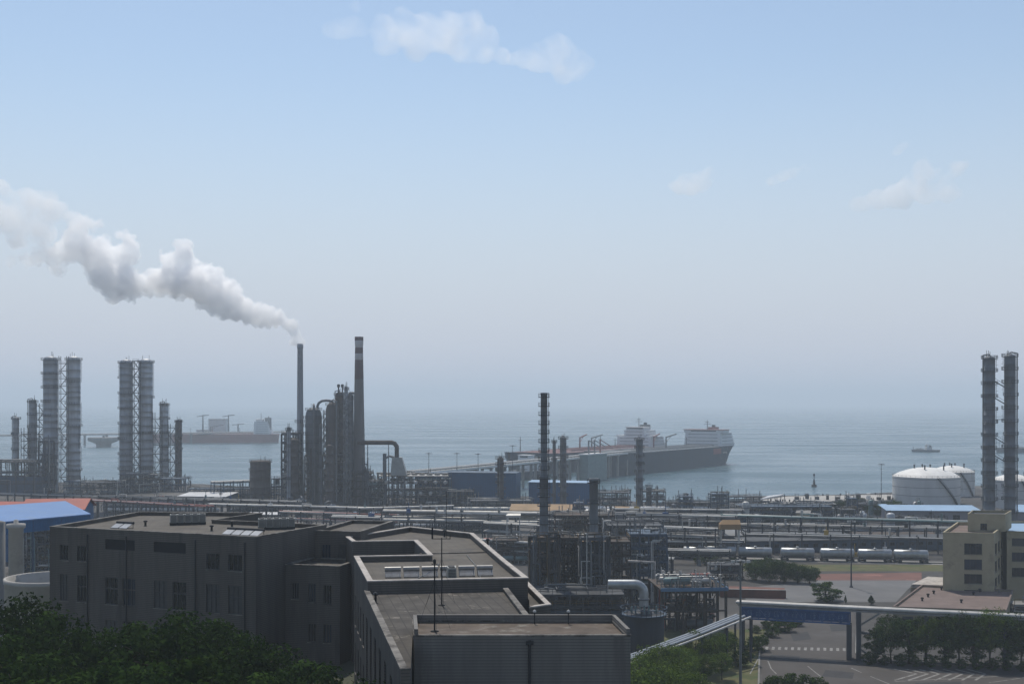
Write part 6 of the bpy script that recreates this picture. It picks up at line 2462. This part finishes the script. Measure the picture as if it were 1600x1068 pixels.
def pier(p0, p1, z, w, label, bent=18, m='paleconc', legm='concrete', pipes=3, roof=None, name='pier', skirt=0):
    p0, p1 = Vector((p0[0], p0[1], 0)), Vector((p1[0], p1[1], 0))
    d = p1 - p0
    L = d.length
    t = thing(name, label, 'pier', p0, math.atan2(d.y, d.x))
    q = MB()
    q.box(L / 2, 0, z - 1.2, L, w, 1.2)
    q.build('deck', M[m], t)
    k = int(L / bent)
    for i in range(k + 1):
        q = MB()
        x = L * i / k
        for y in (-w * .35, w * .35):
            q.tube((x, y, SEA_Z - .5), (x, y, z - 2.2), 1.0, n=10)
        q.box(x, 0, z - 2.3, 2.4, w * .95, 1.08)
        q.build('bent', M[legm], t)
    for i in range(pipes):
        q = MB()
        q.pipe([(0, -w * .35 + i * w * .25, z + .8), (L, -w * .35 + i * w * .25, z + .8)], .55, 8)
        q.build('pipe', M['pipe' if i % 2 == 0 else 'pipedim'], t)
    q = MB()
    q.rail([(0, -w / 2, z), (L, -w / 2, z)], 1.2, .14, 6)
    q.build('handrail', M['pipedim'], t)
    return t


pier((-60, 690), (98, 992), 9.8, 9, 'long white pier running out to the moored tankers', pipes=3, m='white')
pier((98.5, 993), (195, 1140), 4, 14, 'lower berth between the two moored tankers', bent=30, pipes=1)
pier((-760, 1560), (-330, 1800), 6.0, 9, 'far dim pier running across behind the tall columns', bent=28, legm='concrete', pipes=2)
# pier head with pale box and loading arms
Yh = 905
t = thing('loading_platform', 'pale green sided loading platform standing on the pier by dark hull', 'loading platform', (Xat(914, Yh), Yh, SEA_Z), R(58))
q = MB()
q.box(0, -7, 0, 30, 7, 19.4)
q.build('wall', M['pipegreen'], t)
q = MB()
q.box(0, -7, 19.42, 31, 7.6, .8)
q.build('roof', M['white'], t)
for i in range(3):
    q = MB()
    x = -9 + i * 9
    q.tube((x, -8, 20.1), (x, -8, 30), .6, n=8)
    q.bar((x, -8, 30), (x + 6, -14, 25), .6)
    q.build('loading_arm', M['dullred' if i == 2 else 'pipedim'], t)
t = thing('dolphin', 'broad concrete mooring dolphin under the far dim pier', 'dolphin', (Xat(162, 1590), 1590, SEA_Z))
q = MB()
q.lathe([(9, -.6), (10, 4), (20, 8), (20, 12)], n=16)
q.build('caisson', M['concrete'], t)
q = MB()
q.tube((0, 0, 12), (0, 0, 14.5), 1.5, n=10)
q.build('bollard', M['steel'], t)
p = gp(1272, 760, SEA_Z)
t = thing('channel_buoy', 'thin dark channel buoy floating off the quay', 'buoy', p)
q = MB()
q.lathe([(1.3, -.4), (1.9, .4), (1.9, 1.2), (.8, 1.8), (.5, 5)], n=12)
q.build('float', M['steelrust'], t)
q = MB()
q.tube((0, 0, 5), (0, 0, 8.8), .25)
q.lathe([(.7, 7.4), (.7, 8.4), (.1, 9.2)], n=8)
q.build('topmark', M['steel'], t)


# ------------------------------------------------------------------ smoke, clouds, haze
def puffs(name, balls, m, voxel, seed, sub=5, squash=.8, fine=0, bill=None, **tags):
    """many overlapping puffs, fused into one closed cauliflower surface that holds a scattering volume"""
    rng = random.Random(seed)
    b = MB()

    def ball(c, r):
        n, k = 12, 7
        vs, fs = [], []
        for j in range(k + 1):
            ph = math.pi * j / k
            for i in range(n):
                th = 2 * math.pi * i / n
                vs.append((c.x + r * math.sin(ph) * math.cos(th), c.y + r * math.sin(ph) * math.sin(th), c.z + r * math.cos(ph)))
        for j in range(k):
            for i in range(n):
                fs.append((j * n + i, (j + 1) * n + i, (j + 1) * n + (i + 1) % n, j * n + (i + 1) % n))
        b.add(vs, fs, True)
    for c, r in balls:
        c = Vector(c)
        ball(c, r * .8)
        for _ in range(sub):
            d = Vector((rng.gauss(0, 1), rng.gauss(0, 1), rng.gauss(0, 1))).normalized()
            d.z *= squash
            c2, r2 = c + d * r * rng.uniform(.5, .8), r * rng.uniform(.28, .5)
            ball(c2, r2)
            for _ in range(fine):
                e = Vector((rng.gauss(0, 1), rng.gauss(0, 1), rng.gauss(0, 1))).normalized()
                ball(c2 + e * r2 * rng.uniform(.7, .95), r2 * rng.uniform(.25, .45))
    o = b.build(name, m)
    rm = o.modifiers.new("fuse", 'REMESH')
    rm.mode = 'VOXEL'
    rm.voxel_size = voxel
    rm.use_smooth_shade = True
    if bill:
        for i, (size, st_) in enumerate(bill):
            tx = bpy.data.textures.new(name + '_billow', 'VORONOI')
            tx.noise_scale = size
            tx.noise_intensity = 1.0
            dm = o.modifiers.new('billow', 'DISPLACE')
            dm.texture = tx
            dm.texture_coords = 'LOCAL'
            dm.strength = -st_
            dm.mid_level = .45
        r2 = o.modifiers.new('fuse_again', 'REMESH')
        r2.mode = 'VOXEL'
        r2.voxel_size = voxel
    for k_, v in tags.items():
        o[k_] = v
    return o


YP = Yat(785)
S = YP / F
axis = [(469, 537, 6), (468, 533, 8), (466, 528, 11), (462, 522, 13), (463, 523, 8), (455, 514, 12), (444, 505, 15), (430, 499, 18), (415, 494, 20), (398, 491, 23), (380, 487, 25), (362, 476, 29), (348, 462, 32), (330, 452, 34), (312, 446, 36), (295, 440, 36), (278, 440, 34), (262, 438, 28), (250, 442, 24), (236, 446, 18), (222, 446, 20), (208, 446, 26), (193, 442, 32), (180, 432, 38), (168, 415, 36), (155, 400, 34), (190, 400, 28), (138, 392, 32), (120, 388, 32), (100, 392, 28), (85, 400, 26), (285, 402, 24), (283, 386, 15), (292, 380, 12), (268, 412, 22), (330, 428, 20), (126, 345, 18), (140, 352, 18), (118, 362, 20), (60, 402, 18), (38, 402, 14), (18, 404, 10), (200, 372, 16), (182, 462, 16), (170, 458, 12), (90, 420, 18)]
faint = [(60, 320, 30), (40, 312, 26), (78, 330, 26), (20, 330, 26), (5, 345, 24), (0, 300, 26), (45, 350, 24), (-20, 330, 34), (-40, 360, 36), (70, 365, 26), (25, 372, 22)]
rng = random.Random(21)
balls = []
for x, y, r in axis:
    balls.append((((x - 469) * S, rng.uniform(-.3, .3) * r * S, (537 - y) * S), r * S * 1.06))
plume = puffs('smoke_plume', balls, vol('white_smoke', .33, (1.0, 1.0, 1.0), .35, .2, .28, .52, grad=(-150, -60, .26, 1.0), detail=7), .42, 3, sub=9, fine=4, bill=((8.0, 5.0), (3.6, 3.2), (1.7, 1.3)))
plume.location = (Xat(469, YP), YP, Zat(537, YP))
plume['kind'] = 'stuff'
plume['label'] = 'white smoke plume drifting away from the slim stack'
plume['category'] = 'smoke'
balls = [(((x - 40) * S, rng.uniform(-.3, .3) * r * S, (330 - y) * S), r * S) for x, y, r in faint]
wisp = puffs('smoke_wisp', balls, vol('thin_smoke', .12, (1, 1, 1), .4, .09, .36, .62), 1.2, 5, sub=8)
wisp.location = (Xat(40, YP), YP, Zat(330, YP))
wisp['kind'] = 'stuff'
wisp['label'] = 'thin fading smoke at the far end of the plume'
wisp['category'] = 'smoke'

YC = 6000.0
SCL = YC / F
cloudm = vol('cloud_water', .0068, (1, 1, 1), .4, .0046, .38, .70, detail=8)
cloudw = vol('wispy_cloud', .013, (1, 1, 1), .4, .0048, .38, .70, detail=8)
cloudthin = vol('thin_cloud', .0038, (1, 1, 1), .4, .0046, .38, .70, detail=8)
clouds = [
    ('big pale cloud at the top of the sky', [(600, 50, 30), (630, 40, 36), (665, 52, 40), (700, 55, 42), (735, 50, 34), (720, 78, 26), (755, 80, 24), (650, 78, 26), (785, 88, 18), (765, 60, 22), (600, 70, 22)], cloudm),
    ('heart shaped pale cloud right of the biggest one', [(820, 92, 22), (845, 92, 28), (870, 88, 34), (895, 95, 32), (880, 118, 22), (868, 64, 16), (905, 112, 18), (800, 92, 14), (920, 100, 14)], cloudm),
    ('thin wisp of cloud left of the biggest one', [(530, 44, 22), (550, 42, 22), (512, 48, 14), (565, 50, 14), (556, 10, 12)], cloudthin),
    ('ragged winged cloud above the twin ringed columns', [(1345, 318, 18), (1370, 312, 22), (1400, 306, 26), (1425, 290, 26), (1445, 270, 22), (1470, 280, 24), (1495, 265, 16), (1508, 256, 10), (1450, 300, 24), (1480, 300, 22), (1440, 258, 14)], cloudw),
    ('faint pinkish cloud patch above the sterns of the tankers', [(1080, 288, 24), (1100, 282, 20), (1062, 292, 18), (1108, 268, 12)], cloudw),
    ('small slanting streak of cloud in the clear sky', [(1205, 284, 11), (1222, 276, 13), (1240, 270, 13), (1258, 264, 11)], cloudw),
    ('smallest cloud shred above the ragged winged cloud', [(1402, 236, 10), (1412, 228, 10)], cloudw),
]
for i, (lab, bl, m_) in enumerate(clouds):
    cx = sum(b[0] for b in bl) / len(bl)
    cy_ = sum(b[1] for b in bl) / len(bl)
    o = puffs('cloud', [(((x - cx) * SCL, rng.uniform(-.4, .4) * r * SCL, (cy_ - y) * SCL), r * SCL) for x, y, r in bl], m_, 14, 30 + i, sub=7)
    o.location = (Xat(cx, YC), YC, CAMZ + (HY - cy_) * SCL)
    o['label'] = lab
    o['category'] = 'cloud'
    o['group'] = 'clouds in the sky'

hz_ = MB()
hz_.box(0, 9000, SEA_Z - 4.5, 27000, 19400, 190 + 4.5 - SEA_Z)
ho = hz_.build('haze', vol('sea_haze', 2.4e-4, (.795, .885, .965), .1))
ho['kind'] = 'stuff'
